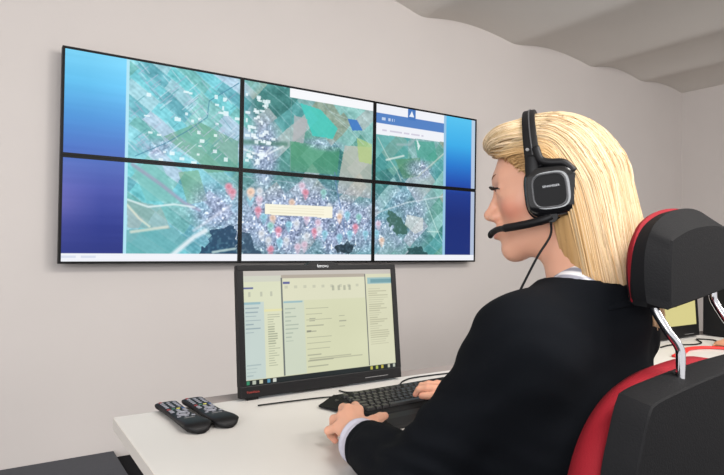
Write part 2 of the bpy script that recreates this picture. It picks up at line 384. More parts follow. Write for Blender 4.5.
# ------------------------------------------------------------------ desks
DZ = .72
def make_desk(name, label, x0, x1, y0, y1):
    t = empty(name, label, 'desk', ((x0+x1)/2, (y0+y1)/2, 0)); hx = (x1-x0)/2; hy = (y1-y0)/2
    b = B(); box(b, -hx, hx, -hy, hy, DZ-.027, DZ, .0015); obj('desktop', b, M_desk, t)
    b = B(); box(b, -hx-.0012, -hx+.0005, -hy+.001, hy-.001, DZ-.0265, DZ-.0008); obj('edge_band', b, M_deskedge, t)
    b = B(); box(b, -hx+.19, hx-.02, hy+.0005, hy+.066, DZ-.03, DZ-.0005, .001); obj('cable_tray', b, M_tray, t)
    for sx in (-1, 1):
        for sy in (-1, 1):
            b = B(); cx = sx*(hx-.16); cy = sy*(hy-.12); box(b, cx-.022, cx+.022, cy-.022, cy+.022, 0, DZ-.027, .003); obj('leg', b, M_grey, t)
    b = B(); box(b, -hx+.18, hx-.18, hy-.13, hy-.115, .35, DZ-.027); obj('modesty_panel', b, M_black2, t)
    return t
make_desk('office_desk', 'white laminate desk carrying the keyboard, the large monitor and two remotes', .255, 1.86, .675, 1.412)
make_desk('office_desk', 'white desk behind the chair headrest with a small glowing monitor on it', 1.875, 3.48, .675, 1.412)

# ------------------------------------------------------------------ monitors
def mon_canvas():
    w_, h_ = 300, 190
    u, v = np.meshgrid((np.arange(w_)+.5)/w_, (np.arange(h_)+.5)/h_)     # v upward
    im = np.zeros((h_, w_, 3)); im[:] = (214, 215, 184)
    R_ = np.random.RandomState(5)
    def rc(x0, x1, y0, y1, c, a=1.): mix(im, (u > x0) & (u < x1) & (v > y0) & (v < y1), c, a)
    rc(0, 1, .955, 1, (196, 190, 182)); rc(0, .23, .90, .955, (206, 208, 192)); rc(0, .23, .05, .90, (216, 219, 190))
    rc(0, .12, .05, .72, (196, 210, 204)); rc(.23, .80, .925, .957, (176, 166, 152)); rc(.23, .80, .72, .925, (218, 218, 190))
    rc(.235, .37, .05, .72, (204, 212, 192)); rc(.37, .80, .05, .715, (212, 214, 180))
    rc(.80, 1, .05, .955, (214, 214, 184)); rc(.815, 1, .855, .915, (150, 186, 188)); rc(.84, 1, .865, .90, (110, 156, 164))
    rc(.228, .236, .05, .93, (104, 110, 108)); rc(.797, .803, .05, .955, (96, 100, 100))
    rc(0, .06, .835, .855, (96, 104, 150)); rc(.24, .285, .875, .895, (90, 96, 150)); rc(.0, .10, .70, .72, (150, 184, 190)); rc(.24, .36, .70, .715, (150, 184, 190))
    rc(.12, .23, .63, .655, (232, 222, 150), .5)
    for k in range(9): rc(.25+.06*k, .25+.06*k+.02, .83, .86, (176, 178, 160), .5)
    for x_ in (.56, .60, .64, .675): rc(x_, x_+.018, .80, .845, (140, 144, 128), .5)
    for x_ in (.03, .1, .16): rc(x_, x_+.012, .77, .81, (160, 164, 150), .5)
    def lines(x0, x1, y0, y1, n, dark, a):
        for k in range(n):
            yy = y0+(y1-y0)*k/n; l_ = x0+(x1-x0)*(.35+.6*R_.rand())
            rc(x0, l_, yy, yy+.008, dark, a)
    lines(.01, .11, .45, .70, 7, (130, 150, 160), .7); lines(.14, .22, .15, .62, 22, (128, 134, 112), .6); lines(.245, .35, .35, .68, 9, (150, 164, 150), .6)
    lines(.38, .56, .10, .69, 11, (140, 142, 124), .6); lines(.60, .66, .45, .60, 3, (130, 132, 118), .6); lines(.40, .50, .52, .56, 2, (90, 90, 90), .7)
    lines(.38, .44, .42, .44, 2, (70, 70, 80), .8); lines(.39, .78, .16, .19, 2, (150, 150, 130), .5)
    lines(.82, .98, .25, .82, 26, (170, 168, 140), .6); lines(.01, .10, .08, .2, 4, (140, 160, 165), .5)
    rc(0, 1, 0, .05, (26, 34, 34))
    for x_, c_ in ((.0, (60, 150, 110)), (.035, (200, 206, 190)), (.075, (226, 224, 190)), (.12, (96, 160, 190)), (.155, (226, 230, 220)), (.80, (206, 196, 90)), (.84, (190, 200, 90)), (.88, (206, 190, 80)), (.93, (206, 206, 180)), (.97, (200, 206, 190))):
        rc(x_+.006, x_+.024, .012, .04, c_, .9)
    im += ((vnoise(u*5, v*4, 12)-.5)*6)[..., None]
    return im
def make_monitor(label, loc, rz, tilt, w=.506, h=.338, content=None, brand=True, bb=.030):
    t = empty('computer_monitor', label, 'monitor', loc, rz)
    T = Matrix.Rotation(-tilt, 4, 'X')
    hw = w/2; sb, st = .0165, .015
    def add(name, bm, m, auto=None): bmesh.ops.transform(bm, matrix=T, verts=bm.verts[:]); return obj(name, bm, m, t, auto=auto)
    b = B()
    box(b, -hw, hw, -.0, .022, 0, bb, .002); box(b, -hw, hw, 0, .022, h-st, h, .002)
    box(b, -hw, -hw+sb, .0002, .0218, bb-.001, h-st+.001); box(b, hw-sb, hw, .0002, .0218, bb-.001, h-st+.001)
    # raised lip in the middle of the top edge
    pr = [(-.055, h-.002), (-.038, h+.008), (.038, h+.008), (.055, h-.002)]
    loft(b, [[(x, y, z) for x, z in pr] for y in (.0005, .021)])
    add('bezel', b, M_black)
    gx, gz = np.meshgrid(np.linspace(-hw+sb, hw-sb, 300), np.linspace(bb, h-st, 190))
    me = grid_mesh('screen', gx, np.full(gx.shape, .0035), gz, tolin(mon_canvas() if content is None else content)); me.transform(T)
    link('screen', me, M_screen2, t)
    b = B(); box(b, -hw+.012, hw-.012, .018, .045, .012, h-.012, .008); box(b, -.11, .11, .045, .06, .07, .27, .006); add('back_cover', b, M_black2, 30)
    b = B(); tube(b, [(0, .052, .16), (0, .062, .10), (0, .062, .0)], .014, 12); box(b, -.09, .09, .034, .089, -.0072, .002, .002); obj('stand', b, M_black2, t)
    for sx in (-1,):
        b = B(); box(b, sx*(hw-.035)-.016, sx*(hw-.035)+.016, .004, .03, -.007, .002, .002); obj('foot_pad', b, M_black2, t)
    if brand:
        text_mesh('maker_logo', 'lenovo', .0135, M_silver, t, T @ Matrix.Translation((.0, -.0010, h-.0035)) @ Matrix.Rotation(PI/2, 4, 'X'))
        text_mesh('model_print', 'ThinkVision', .0075, M_redprint, t, T @ Matrix.Translation((-hw+.034, -.0006, .014)) @ Matrix.Rotation(PI/2, 4, 'X'))
    b = B(); box(b, hw-.13, hw-.05, -.0012, .001, .011, .0125); add('button_strip', b, M_grey)
    return t
M_redprint = mat('red_print', (150, 50, 44), .5)
make_monitor('large black widescreen monitor on the desk showing pale yellow office windows', (.801, 1.385, .7275), 0, rad(7.0), content=None)
# second workstation, seen under the headrest
c2 = np.zeros((190, 300, 3)); c2[:] = (216, 206, 140); c2[150:156] = (190, 180, 120); c2[60:62, 40:200] = (170, 164, 110); c2[100:102, 40:240] = (180, 170, 116)
make_monitor('black monitor with a plain yellow screen on the far desk, seen beneath the headrest', (2.525, 1.385, .7275), 0, rad(4), w=.50, h=.33, content=c2, brand=False, bb=.052)
def tower(x, y):
    t = empty('computer_tower', 'black desktop computer tower on the far desk right of the yellow monitor', 'computer', (x, y, DZ), rad(6))
    b = B(); box(b, -.09, .09, -.16, .16, .004, .40, .006); obj('case', b, M_black2, t)
    b = B(); box(b, -.085, .085, -.168, -.1605, .02, .385, .004); obj('front_panel', b, M_gloss, t)
    b = B(); box(b, -.07, .07, -.1705, -.168, .30, .34, .002); obj('disc_drive', b, M_grey, t)
    b = B(); cyl(b, (.05, -.172, .24), .008, .004, 16, 'y'); obj('power_button', b, M_silver, t)
tower(2.935, 1.25)
# things lying on the second desk
b = B(); pts = spline([(2.15, 1.16, DZ+.006), (2.26, 1.19, DZ+.006), (2.36, 1.22, DZ+.006), (2.46, 1.20, DZ+.006), (2.52, 1.12, DZ+.006), (2.50, 1.03, DZ+.006)], 8)
tube(b, pts, .014, 8, flat=(1, .4)); tag(obj('lanyard_strap', b, mat('red_fabric', (214, 44, 40), .6), smooth=True), 'bright red strap curling on the far desk under the yellow monitor', 'strap')
b = B(); tube(b, spline([(2.30, 1.30, DZ+.004), (2.40, 1.31, DZ+.004), (2.50, 1.27, DZ+.004), (2.58, 1.28, DZ+.004), (2.66, 1.34, DZ+.004), (2.70, 1.29, DZ+.004), (2.64, 1.24, DZ+.004)], 8), .003, 6)
tag(obj('power_cable', b, M_black2), 'thin black cable looped on the far desk below the yellow monitor', 'cable')
b = B(); ring = []
for k in range(9):
    t_ = k/8; hgt = .045*math.sin(PI*min(1, max(.0, t_*.9+.06)))+.002; xx = 2.56+.24*t_
    ring.append([(xx+.02*math.sin(a*2+k), 1.17+(.055+.02*math.sin(k*1.3))*math.cos(a), DZ+.001+hgt*max(0, math.sin(a))*(1+.2*math.sin(3*a+k))) for a in np.linspace(0, 2*PI, 17)[:-1]])
loft(b, ring); tag(obj('cloth_pouch', b, mat('peach_fabric', (222, 160, 128), .8, var=.1, vscale=30), smooth=True), 'crumpled peach coloured soft pouch lying on the far desk', 'pouch')

# ------------------------------------------------------------------ keyboard
kb = empty('keyboard', 'black computer keyboard with palm rest under the hands of the woman', 'keyboard', (.693, 1.246, DZ), rad(2.6))
# local: x right, y away; back edge at y=0, front of keys at -.165, palm rest to -.235
KW = .465
b = B()
prof = [(-.166, .010), (-.166, .004), (0, .004), (0.002, .024), (-.008, .027), (-.022, .024), (-.160, .013)]
loft(b, [[(x, y, z) for y, z in prof] for x in (0.045, KW-.004, KW)])
# sloped left wing
loft(b, [[(0, -.003, .007), (0, -.010, .007), (0, -.010, .003), (0, -.003, .003)], [(.046, 0, .026), (.046, -.16, .016), (.046, -.166, .004), (.046, 0, .004)]])
obj('body', b, M_black2, kb)
b = B(); pp = [(-.1665, .010), (-.172, .014), (-.20, .013), (-.232, .008), (-.238, .003), (-.238, .001), (-.1665, .001)]
loft(b, [[(x, y, z) for y, z in pp] for x in (.050, KW-.005)]); obj('palm_rest', b, M_black, kb)
kproto = None
def keymesh(w, d=.0155, h=.0065):
    b = B(); x0, x1 = -w/2, w/2
    r_ = [[(x0, -d/2, 0), (x1, -d/2, 0), (x1, d/2, 0), (x0, d/2, 0)]]
    i_ = .0022; r_.append([(x0+i_, -d/2+i_*.8, h), (x1-i_, -d/2+i_*.8, h), (x1-i_, d/2-i_, h), (x0+i_, d/2-i_, h)])
    loft(b, r_); bmesh.ops.bevel(b, geom=b.edges[:], offset=.0007, segments=1, affect='EDGES')
    me = bpy.data.meshes.new('key'); b.to_mesh(me); b.free(); me.materials.append(M_key); return me
kcache = {}
def key(x, y, w):
    w = round(w, 4)
    if w not in kcache: kcache[w] = keymesh(w-.0022)
    o = bpy.data.objects.new('key', kcache[w]); COL.objects.link(o); o.parent = kb
    zz = .013+(y+.160)/.138*.011
    o.location = (x+w/2, y, zz); o.rotation_euler = (math.atan(.011/.138), 0, 0)
P_ = .0182; kx0 = .052; nk = 0
rows = [(-.028, [1]+[-.6]+[1]*4+[-.3]+[1]*4+[-.3]+[1]*4), (-.052, [1]*13+[1.6]), (-.0705, [1.4]+[1]*12+[1.2]), (-.089, [1.7]+[1]*11+[1.9]), (-.1075, [1.3]+[1]*11+[2.3]), (-.126-.0, [1.4, 1.1, 1.2, 6, 1.2, 1.1, 1.1, 1.5])]
for ry, ws in rows:
    x = kx0; tot = sum(abs(q) for q in ws); s_ = 14.6*P_/tot
    for q in ws:
        if q > 0: key(x, ry, q*s_)
        x += abs(q)*s_
for ri, ry in enumerate((-.052, -.0705, -.1075, -.126)):
    for c_ in range(3):
        if ri == 2 and c_ != 1: continue
        key(kx0+14.9*P_+c_*P_, ry, P_)
for ri, ry in enumerate((-.052, -.0705, -.089, -.1075, -.126)):
    for c_ in range(3 if ri > 0 else 4): key(kx0+18.1*P_+c_*P_*.98, ry, P_*.98)
for k in range(3):       # media buttons on the left wing
    b = B(); cyl(b, (.036, -.03-.034*k, .0150), .0055, .006, 14); obj('media_button', b, M_key, kb)
b = B(); tube(b, spline([(.13, .0, .012), (.13, .03, .004), (.06, .06, .004), (-.03, .075, .004), (-.12, .085, .004)], 8), .002, 6)
obj('cable', b, M_black2, kb)
b = B(); tube(b, spline([(.815, 1.35, DZ+.004), (.83, 1.325, DZ+.003), (.90, 1.305, DZ+.003), (.98, 1.31, DZ+.003), (1.04, 1.355, DZ+.004), (1.12, 1.375, DZ+.003), (1.35, 1.36, DZ+.003)], 8), .0022, 6)
tag(obj('monitor_cable', b, M_black2), 'thin black cable curving on the white desk behind the keyboard', 'cable')

# ------------------------------------------------------------------ remotes
M_btn = mat('grey_button', (128, 128, 136), .5); M_btnr = mat('red_button', (130, 46, 50), .5); M_btny = mat('yellow_button', (176, 172, 80), .5)
M_btnb = mat('blue_button', (54, 76, 116), .5); M_btng = mat('green_button', (54, 100, 84), .5)
def remote(label, loc, rz):
    t = empty('remote_control', label, 'remote control', loc, rz, 'remote controls on the desk')
    L_ = .232; b = B(); rings = []
    N_ = 26
    for k in range(N_+1):
        s_ = k/N_; y = -L_/2+L_*s_
        w = .0300+.0022*math.cos(PI*2*(s_-.1))-.002*s_
        endf = min(1, math.sqrt(max(0, 1-(1-min(s_/.09, 1))**2))) if s_ < .09 else (math.sqrt(max(0, 1-(1-min((1-s_)/.04, 1))**2)) if s_ > .96 else 1)
        w *= max(.35, endf); hh = (.013+.007*math.exp(-((s_-.12)/.2)**2)+.004*s_)*max(.4, endf**.5)
        ring = []
        for a in np.linspace(0, 2*PI, 25)[:-1]:
            cx, sx = math.cos(a), math.sin(a)
            px = w*(abs(cx)**.55)*(1 if cx > 0 else -1)
            pz = hh*(.5+.5*(abs(sx)**.6)*(1 if sx > 0 else -1))
            ring.append((px*(1-.22*(1-pz/hh)), y, pz+.001))
        rings.append(ring)
    loft(b, rings); obj('casing', b, M_black, t, smooth=True)
    def zt(s_): return (.013+.007*math.exp(-((s_-.12)/.2)**2)+.004*s_)+.001
    def btn(x, s_, w, d, m, lift=.0012):
        b = B(); y = -L_/2+L_*s_; z = zt(s_); box(b, x-w/2, x+w/2, y-d/2, y+d/2, z-.002, z+lift, .0007, 1); obj('button', b, m, t)
    btn(-.015, .945, .007, .005, M_btnr)
    for r_ in range(4):
        for c_ in range(3): btn(-.0145+.0145*c_, .90-.052*r_, .0080, .0058, M_btn)
    for c_, m in enumerate((M_btnr, M_btng, M_btny, M_btnb)): btn(-.0165+.011*c_, .672, .008, .005, m)
    for r_ in range(2):
        for c_ in range(3): btn(-.0155+.0155*c_, .618-.045*r_, .0085, .0075, M_btn)
    b = B(); y = -L_/2+L_*.47; z = zt(.47); tube(b, [(.012*math.cos(a), y+.013*math.sin(a), z+.0004) for a in np.linspace(0, 2*PI, 25)], .0028, 8, cap=False); obj('navigation_ring', b, M_btn, t, smooth=True)
    b = B(); cyl(b, (0, y, z-.001), .006, .003, 16); obj('button', b, M_btn, t)
    btn(-.016, .385, .008, .006, M_btn); btn(.016, .385, .008, .006, M_btn); btn(0, .37, .009, .005, M_btn)
    z = zt(.30); b = B(); box(b, -.012, .012, -L_/2+L_*.30-.0015, -L_/2+L_*.30+.0015, z-.001, z+.0006); obj('brand_print', b, M_grey, t)
    return t
remote('black remote control on the desk, left of the pair and farther from the monitor', (.381, 1.312, DZ), rad(4))
remote('black remote control on the desk, right of the pair and nearer the monitor', (.445, 1.318, DZ), rad(3.5))


# ------------------------------------------------------------------ office chair
ch = empty('office_chair', 'black and red office chair with chrome headrest posts, the woman sits on it', 'chair', (.78, .71, 0), rad(8))
def outline(pts, n=6): return [tuple(p) for p in spline([(*p, 0) for p in pts], n)]
def plate(rings_xy, m, name, parent, tilt=0, org=(0, 0, 0), auto=35, roll=0):
    b = B(); loft(b, [[(x, y, z) for (x, z) in pr] for y, pr in rings_xy])
    Mx = Matrix.Translation(org) @ Matrix.Rotation(tilt, 4, 'X') @ Matrix.Translation((hx0, 0, .05)) @ Matrix.Rotation(roll, 4, 'Y') @ Matrix.Translation((-hx0, 0, -.05))
    bmesh.ops.transform(b, matrix=Mx, verts=b.verts[:]); return obj(name, b, m, parent, auto=auto)
hx0 = .046
def closed(P, n=5):
    P = [Vector((x, 0, z)) for x, z in P]; k = len(P); out = []
    for i in range(k):
        a, b_, c, d = P[i-1], P[i], P[(i+1) % k], P[(i+2) % k]
        for j in range(n):
            t = j/n; q = .5*((2*b_)+(c-a)*t+(2*a-5*b_+4*c-d)*t*t+(3*b_-a-3*c+d)*t**3); out.append((q.x, q.z))
    return out
def sc(P, dx, dz0, dz1):
    zs_ = [z for x, z in P]; lo, hi = min(zs_), max(zs_); xm = max(x for x, z in P)
    return [(x*(xm-dx)/xm, lo+dz0+(z-lo)*(hi-lo-dz0-dz1)/(hi-lo)) for x, z in P]
# backrest, local z from .52 to .975, reclined a little
cx0 = .02
half = [(.20, .52), (.235, .60), (.262, .72), (.268, .80), (.258, .868), (.238, .914), (.222, .943), (.20, .953), (.09, .957)]
bo = closed([(x+cx0, z) for x, z in half]+[(cx0, .958)]+[(-x+cx0, z) for x, z in half[::-1]]+[(cx0, .51)])
halfc = [(.20, .52), (.238, .60), (.262, .70), (.272, .78), (.262, .845), (.228, .898), (.170, .934), (.09, .952)]
bc = closed([(x+cx0, z) for x, z in halfc]+[(cx0, .956)]+[(-x+cx0, z) for x, z in halfc[::-1]]+[(cx0, .51)])
def resamp(P, n=120):
    i0 = max(range(len(P)), key=lambda i: P[i][0]-2*P[i][1]); P = P[i0:]+P[:i0]+[P[i0]]; L_ = [0]
    for a, b_ in zip(P, P[1:]): L_.append(L_[-1]+math.hypot(a[0]-b_[0], a[1]-b_[1]))
    t = np.linspace(0, L_[-1], n+1)[:-1]; return list(zip(np.interp(t, L_, [p[0] for p in P]), np.interp(t, L_, [p[1] for p in P])))
def sc(P, dx, dz0, dz1):
    zs_ = [z for x, z in P]; lo, hi = min(zs_), max(zs_); xm = (max(x for x, z in P)-min(x for x, z in P))/2; xc = (max(x for x, z in P)+min(x for x, z in P))/2
    return [(xc+(x-xc)*(xm-dx)/xm, lo+dz0+(z-lo)*(hi-lo-dz0-dz1)/(hi-lo)) for x, z in P]
bo = resamp(bo); bc = resamp(bc)
plate([(-.318, sc(bo, .010, .03, .011)), (-.316, sc(bo, .0078, .024, .0088)), (-.288, sc(bo, .001, .002, .000)), (-.282, bo)], M_shell, 'back_shell', ch, auto=28)
plate([(-.284, sc(bc, .008, 0, .008)), (-.276, sc(bc, -.001, 0, -.003)), (-.255, sc(bc, -.001, 0, -.003)), (-.238, sc(bc, .008, .004, .006)), (-.230, sc(bc, .035, .03, .03))], M_red, 'back_cushion', ch, auto=60)
# headrest
def sym(P, top, bot): return closed([(x+hx0, z) for x, z in P]+[(hx0, top)]+[(-x+hx0, z) for x, z in P[::-1]]+[(hx0, bot)])
ho = resamp(sym([(.134, 0), (.147, .008), (.149, .040), (.137, .078), (.106, .106), (.055, .121)], .125, -.004))
bk = resamp(sym([(.134, -.001), (.139, .002), (.131, .045), (.119, .083), (.114, .087), (.06, .096)], .099, -.002))
yh = -.298; zh = 1.057
plate([(0, sc(bk, .003, .002, .002)), (.002, bk), (.026, ho), (.044, sc(ho, .004, .002, .003)), (.054, sc(ho, .012, .006, .010))], M_shell, 'headrest_shell', ch, rad(-3), (0, yh, zh), 25, rad(-5))
plate([(.040, sc(ho, .009, .006, .004)), (.0445, sc(ho, .0055, .004, -.0015)), (.050, sc(ho, .008, .006, .000)), (.058, sc(ho, .020, .012, .012)), (.063, sc(ho, .045, .035, .035))], M_red, 'headrest_cushion', ch, rad(-3), (0, yh, zh), 60, rad(-5))
for s in (-1, 1):
    b = B(); x_ = .112*s+.040
    tube(b, spline([(x_, yh+.03, zh+.04), (x_, yh+.028, zh-.003), (x_+.002, yh+.026, zh-.018), (x_+.008, yh+.012, zh-.045), (x_+.014, yh+.002, zh-.062), (x_+.016, yh-.001, zh-.080), (x_+.016, yh, zh-.15)], 6), .0060, 14)
    obj('headrest_post', b, M_chrome, ch, smooth=True)
# seat, armrests, base
so = [(.235*math.cos(a)*(1 if True else 1), .235*math.sin(a)) for a in np.linspace(0, 2*PI, 49)[:-1]]
so = [(math.copysign(abs(x/.235)**.5*.235, x), math.copysign(abs(y/.235)**.5*.225, y)) for x, y in so]
b = B(); loft(b, [[(x*s_, y*s_-.03, z) for x, y in so] for s_, z in ((.92, .385), (1, .40), (1.02, .43), (.98, .455), (.85, .468))]); obj('seat', b, M_red, ch, auto=60)
b = B(); loft(b, [[(x*s_, y*s_-.03, z) for x, y in so] for s_, z in ((.6, .345), (.88, .36), (.93, .385))]); obj('seat_pan', b, M_shell, ch, auto=40)
b = B(); tube(b, [(0, -.24, .37), (0, -.33, .40), (0, -.338, .52), (0, -.325, .62)], .022, 10, flat=(1.6, .7)); obj('back_support', b, M_black2, ch, smooth=True)
b = B(); cyl(b, (0, -.02, .10), .028, .14, 20); cyl(b, (0, -.02, .235), .016, .12, 16); obj('gas_column', b, M_black2, ch, auto=40)
for k in range(5):
    a = 2*PI*k/5+.3; c_, s_ = math.cos(a), math.sin(a)
    b = B(); tube(b, [(c_*.02, s_*.02-.02, .12), (c_*.17, s_*.17-.02, .105), (c_*.30, s_*.30-.02, .07)], [.026, .02, .016], 10, flat=(1, .8)); l_ = obj('base_arm', b, M_black2, ch, smooth=True)
    b = B(); cyl(b, (c_*.30-.03*s_, s_*.30-.02+.03*c_, .0), .001, .001, 4); b.free()
    b = B(); u_ = Vector((-s_, c_, 0)); p_ = Vector((c_*.30, s_*.30-.02, .028)); tube(b, [p_-u_*.022, p_+u_*.022], .027, 18); obj('castor', b, M_gloss, l_, auto=40)
# ------------------------------------------------------------------ implicit-surface modelling
def A3(p): return np.array(p, float)
def caps(p, a, b, ra, rb=None):
    rb = ra if rb is None else rb; a = A3(a); b = A3(b); d = b-a
    t = np.clip(((p-a)@d)/(d@d), 0, 1); return np.linalg.norm(p-a-t[:, None]*d, axis=1)-(ra+(rb-ra)*t)
def chain(p, pts, rs, k=.004):
    d = None
    for i in range(len(pts)-1):
        e = caps(p, pts[i], pts[i+1], rs[i], rs[i+1]); d = e if d is None else smin(d, e, k)
    return d
def elli(p, c, r, M=None):
    q = p-A3(c)
    if M is not None: q = q@M
    r = A3(r); k0 = np.linalg.norm(q/r, axis=1); k1 = np.linalg.norm(q/(r*r), axis=1)
    return k0*(k0-1)/np.maximum(k1, 1e-9)
def sphere(p, c, r): return np.linalg.norm(p-A3(c), axis=1)-r
def smin(a, b, k):
    h = np.maximum(k-np.abs(a-b), 0)/k; return np.minimum(a, b)-h*h*k*.25
def smax(a, b, k): return -smin(-a, -b, k)
def n3(p, s, seed):
    """cheap smooth 3-D value noise in -1..1"""
    q = p*s; g = np.random.RandomState(seed).rand(4096)*2-1
    i = np.floor(q).astype(np.int64); f_ = q-i; f_ = f_*f_*(3-2*f_); out = 0
    for dx in (0, 1):
        for dy in (0, 1):
            for dz in (0, 1):
                h = ((i[:, 0]+dx)*73856093 ^ (i[:, 1]+dy)*19349663 ^ (i[:, 2]+dz)*83492791) & 4095
                out = out+g[h]*(f_[:, 0] if dx else 1-f_[:, 0])*(f_[:, 1] if dy else 1-f_[:, 1])*(f_[:, 2] if dz else 1-f_[:, 2])
    return out
def evalf(fn, p):
    out = np.empty(len(p))
    for i in range(0, len(p), 150000): out[i:i+150000] = fn(p[i:i+150000])
    return out
def surface(fn, lo, hi, h, lv=4, slack=1.25):
    """surface nets on a sparse octree"""
    lo = A3(lo); hi = A3(hi); s = 2**lv; n = np.ceil((hi-lo)/(h*s)).astype(int)
    c = np.stack(np.meshgrid(*[np.arange(k) for k in n], indexing='ij'), -1).reshape(-1, 3)*s
    while True:
        d = evalf(fn, lo+(c+s/2)*h); c = c[np.abs(d) < s*h*.87*slack+.002]
        if s == 1: break
        s //= 2
        c = (c[:, None, :]+np.array([[i, j, k] for i in (0, s) for j in (0, s) for k in (0, s)])[None]).reshape(-1, 3)
    N_ = int((n.max()+2)*2**lv+3)
    code = lambda a: (a[..., 0]*N_+a[..., 1])*N_+a[..., 2]
    off = np.array([[i, j, k] for i in (0, 1) for j in (0, 1) for k in (0, 1)])
    cc = c[:, None, :]+off[None]; cd = code(cc)
    uq, inv = np.unique(cd.ravel(), return_inverse=True); inv = inv.reshape(cd.shape)
    pts = np.stack([uq//(N_*N_), (uq//N_) % N_, uq % N_], -1)
    val = evalf(fn, lo+pts*h); vv = val[inv]
    sg = vv < 0; act = sg.any(1) & ~sg.all(1); c = c[act]; vv = vv[act]; sg = sg[act]
    o = np.argsort(code(c)); c = c[o]; vv = vv[o]; sg = sg[o]; ck = code(c)
    acc = np.zeros((len(c), 3)); cnt = np.zeros(len(c))
    for a in range(8):
        for b_ in range(a+1, 8):
            if np.abs(off[a]-off[b_]).sum() != 1: continue
            m_ = sg[:, a] != sg[:, b_]; t = np.where(m_, vv[:, a]/np.where(m_, vv[:, a]-vv[:, b_], 1), 0)
            acc += np.where(m_[:, None], off[a]+t[:, None]*(off[b_]-off[a]), 0); cnt += m_
    V_ = lo+(c+acc/cnt[:, None])*h
    quads = []
    def find(q):
        k_ = code(q); j = np.searchsorted(ck, k_); j = np.minimum(j, len(ck)-1); return np.where(ck[j] == k_, j, -1)
    for ax, (b1, b2), ci in ((0, (1, 2), 4), (1, (2, 0), 2), (2, (0, 1), 1)):
        e1 = np.eye(3, dtype=int)[b1]; e2 = np.eye(3, dtype=int)[b2]
        m_ = sg[:, 0] != sg[:, ci]; cm = c[m_]; i0_ = np.nonzero(m_)[0]
        q = np.stack([i0_, find(cm-e1), find(cm-e1-e2), find(cm-e2)], -1)
        flip = ~sg[m_, 0]; ok = (q >= 0).all(1); q = q[ok]; flip = flip[ok]
        q[flip] = q[flip][:, ::-1]; quads.append(q)
    return V_, np.concatenate(quads)
def sdf_obj(name, parts, m, parent=None, loc=(0, 0, 0), colour=None, smooth=True):
    vs_, qs, n_ = [], [], 0
    for v, q in parts: vs_.append(v); qs.append(q+n_); n_ += len(v)
    v = np.concatenate(vs_); q = np.concatenate(qs); me = bpy.data.meshes.new(name); np_mesh(me, v-A3(loc), q)
    if colour is not None:
        a = me.color_attributes.new('tint', 'FLOAT_COLOR', 'POINT'); c = tolin(colour(v))
        a.data.foreach_set('color', np.concatenate([c, np.ones((len(c), 1))], 1).astype(np.float32).ravel())
    return link(name, me, m, parent, smooth, None)

# ------------------------------------------------------------------ the woman
PR = A3((.785, .55, 0))                                   # foot of the figure
HC = A3((.787, .632, 1.222))                              # middle of the head at eye level
hy, hp = rad(33), rad(-7)
RH = np.array((Matrix.Rotation(hy, 3, 'Z') @ Matrix.Rotation(hp, 3, 'X')))      # head -> world
def toH(p): return (p-HC)@RH
def fromH(q): return np.asarray(q, float)@RH.T+HC
nb = A3((.785, .555, 1.015))                                # pit of the neck
nbH = toH(nb[None])[0]
def f_headH(q):
    s = q.copy(); s[:, 0] = np.abs(s[:, 0])              # mirror
    d = elli(s, (0, -.008, .030), (.072, .090, .078))
    d = smin(d, elli(s, (0, .030, -.012), (.058, .059, .085)), .03)
    d = smin(d, elli(s, (0, .030, -.070), (.045, .046, .038)), .025)
    d = smin(d, caps(s, (.050, -.005, -.060), (.016, .068, -.098), .014, .014), .03)          # jaw line
    d = smin(d, sphere(s, (0, .072, -.098), .0175), .022)                                    # chin
    d = smin(d, sphere(s, (.040, .052, -.026), .020), .022)                                  # cheek
    d = smin(d, caps(s, (0, .081, .022), (.034, .066, .020), .012, .010), .018)              # brow
    d = smax(d, -elli(s, (.031, .098, .000), (.017, .016, .011)), .012)                      # eye socket
    d = smin(d, sphere(s, (.030, .0735, .000), .0122), .003)                                 # eyeball bulge
    d = smin(d, caps(s, (.018, .0845, .0075), (.043, .0745, .0050), .0048, .0042), .006)
    d = smin(d, caps(s, (.019, .0815, -.0085), (.042, .0735, -.0070), .0036, .0034), .006)      # upper lid
    d = smin(d, caps(s, (0, .083, .008), (0, .1060, -.033), .0060, .0074), .010)             # nose bridge
    d = smin(d, sphere(s, (0, .1075, -.0355), .0085), .006)                                   # nose tip
    d = smin(d, elli(s, (.0105, .0955, -.040), (.0068, .009, .0062)), .005)                  # wing
    d = smin(d, elli(s, (0, .090, -.038), (.0135, .016, .012)), .008)
    d = smax(d, -sphere(s, (.0058, .1010, -.0485), .0022), .002)
    d = smin(d, elli(s, (0, .0865, -.066), (.023, .014, .014)), .012)                         # mouth mound
    d = smin(d, elli(s, (0, .0975, -.0630), (.018, .0080, .0046)), .003)                     # lips
    d = smin(d, elli(s, (0, .0955, -.0735), (.016, .0082, .0055)), .003)
    d = smax(d, -elli(s, (0, .106, -.0682), (.022, .007, .0012)), .002)
    # ear
    e = smax(elli(s, (.073, -.012, -.018), (.009, .018, .030)), -elli(s, (.082, -.008, -.016), (.006, .011, .020)), .004)
    d = smin(d, e, .006)
    # neck
    d = smin(d, caps(q, (0, -.022, -.060), nbH, .050, .056), .03)
    return d
f_head = lambda p: f_headH(toH(p))
SL, SR = (.643, .560, .979), (.912, .610, .985)
EL, ER = (.552, .690, .772), (1.035, .740, .800)
WL, WR = (.586, .905, .760), (.985, .975, .775)
MT = np.array(Matrix.Rotation(rad(11), 3, 'Z'))
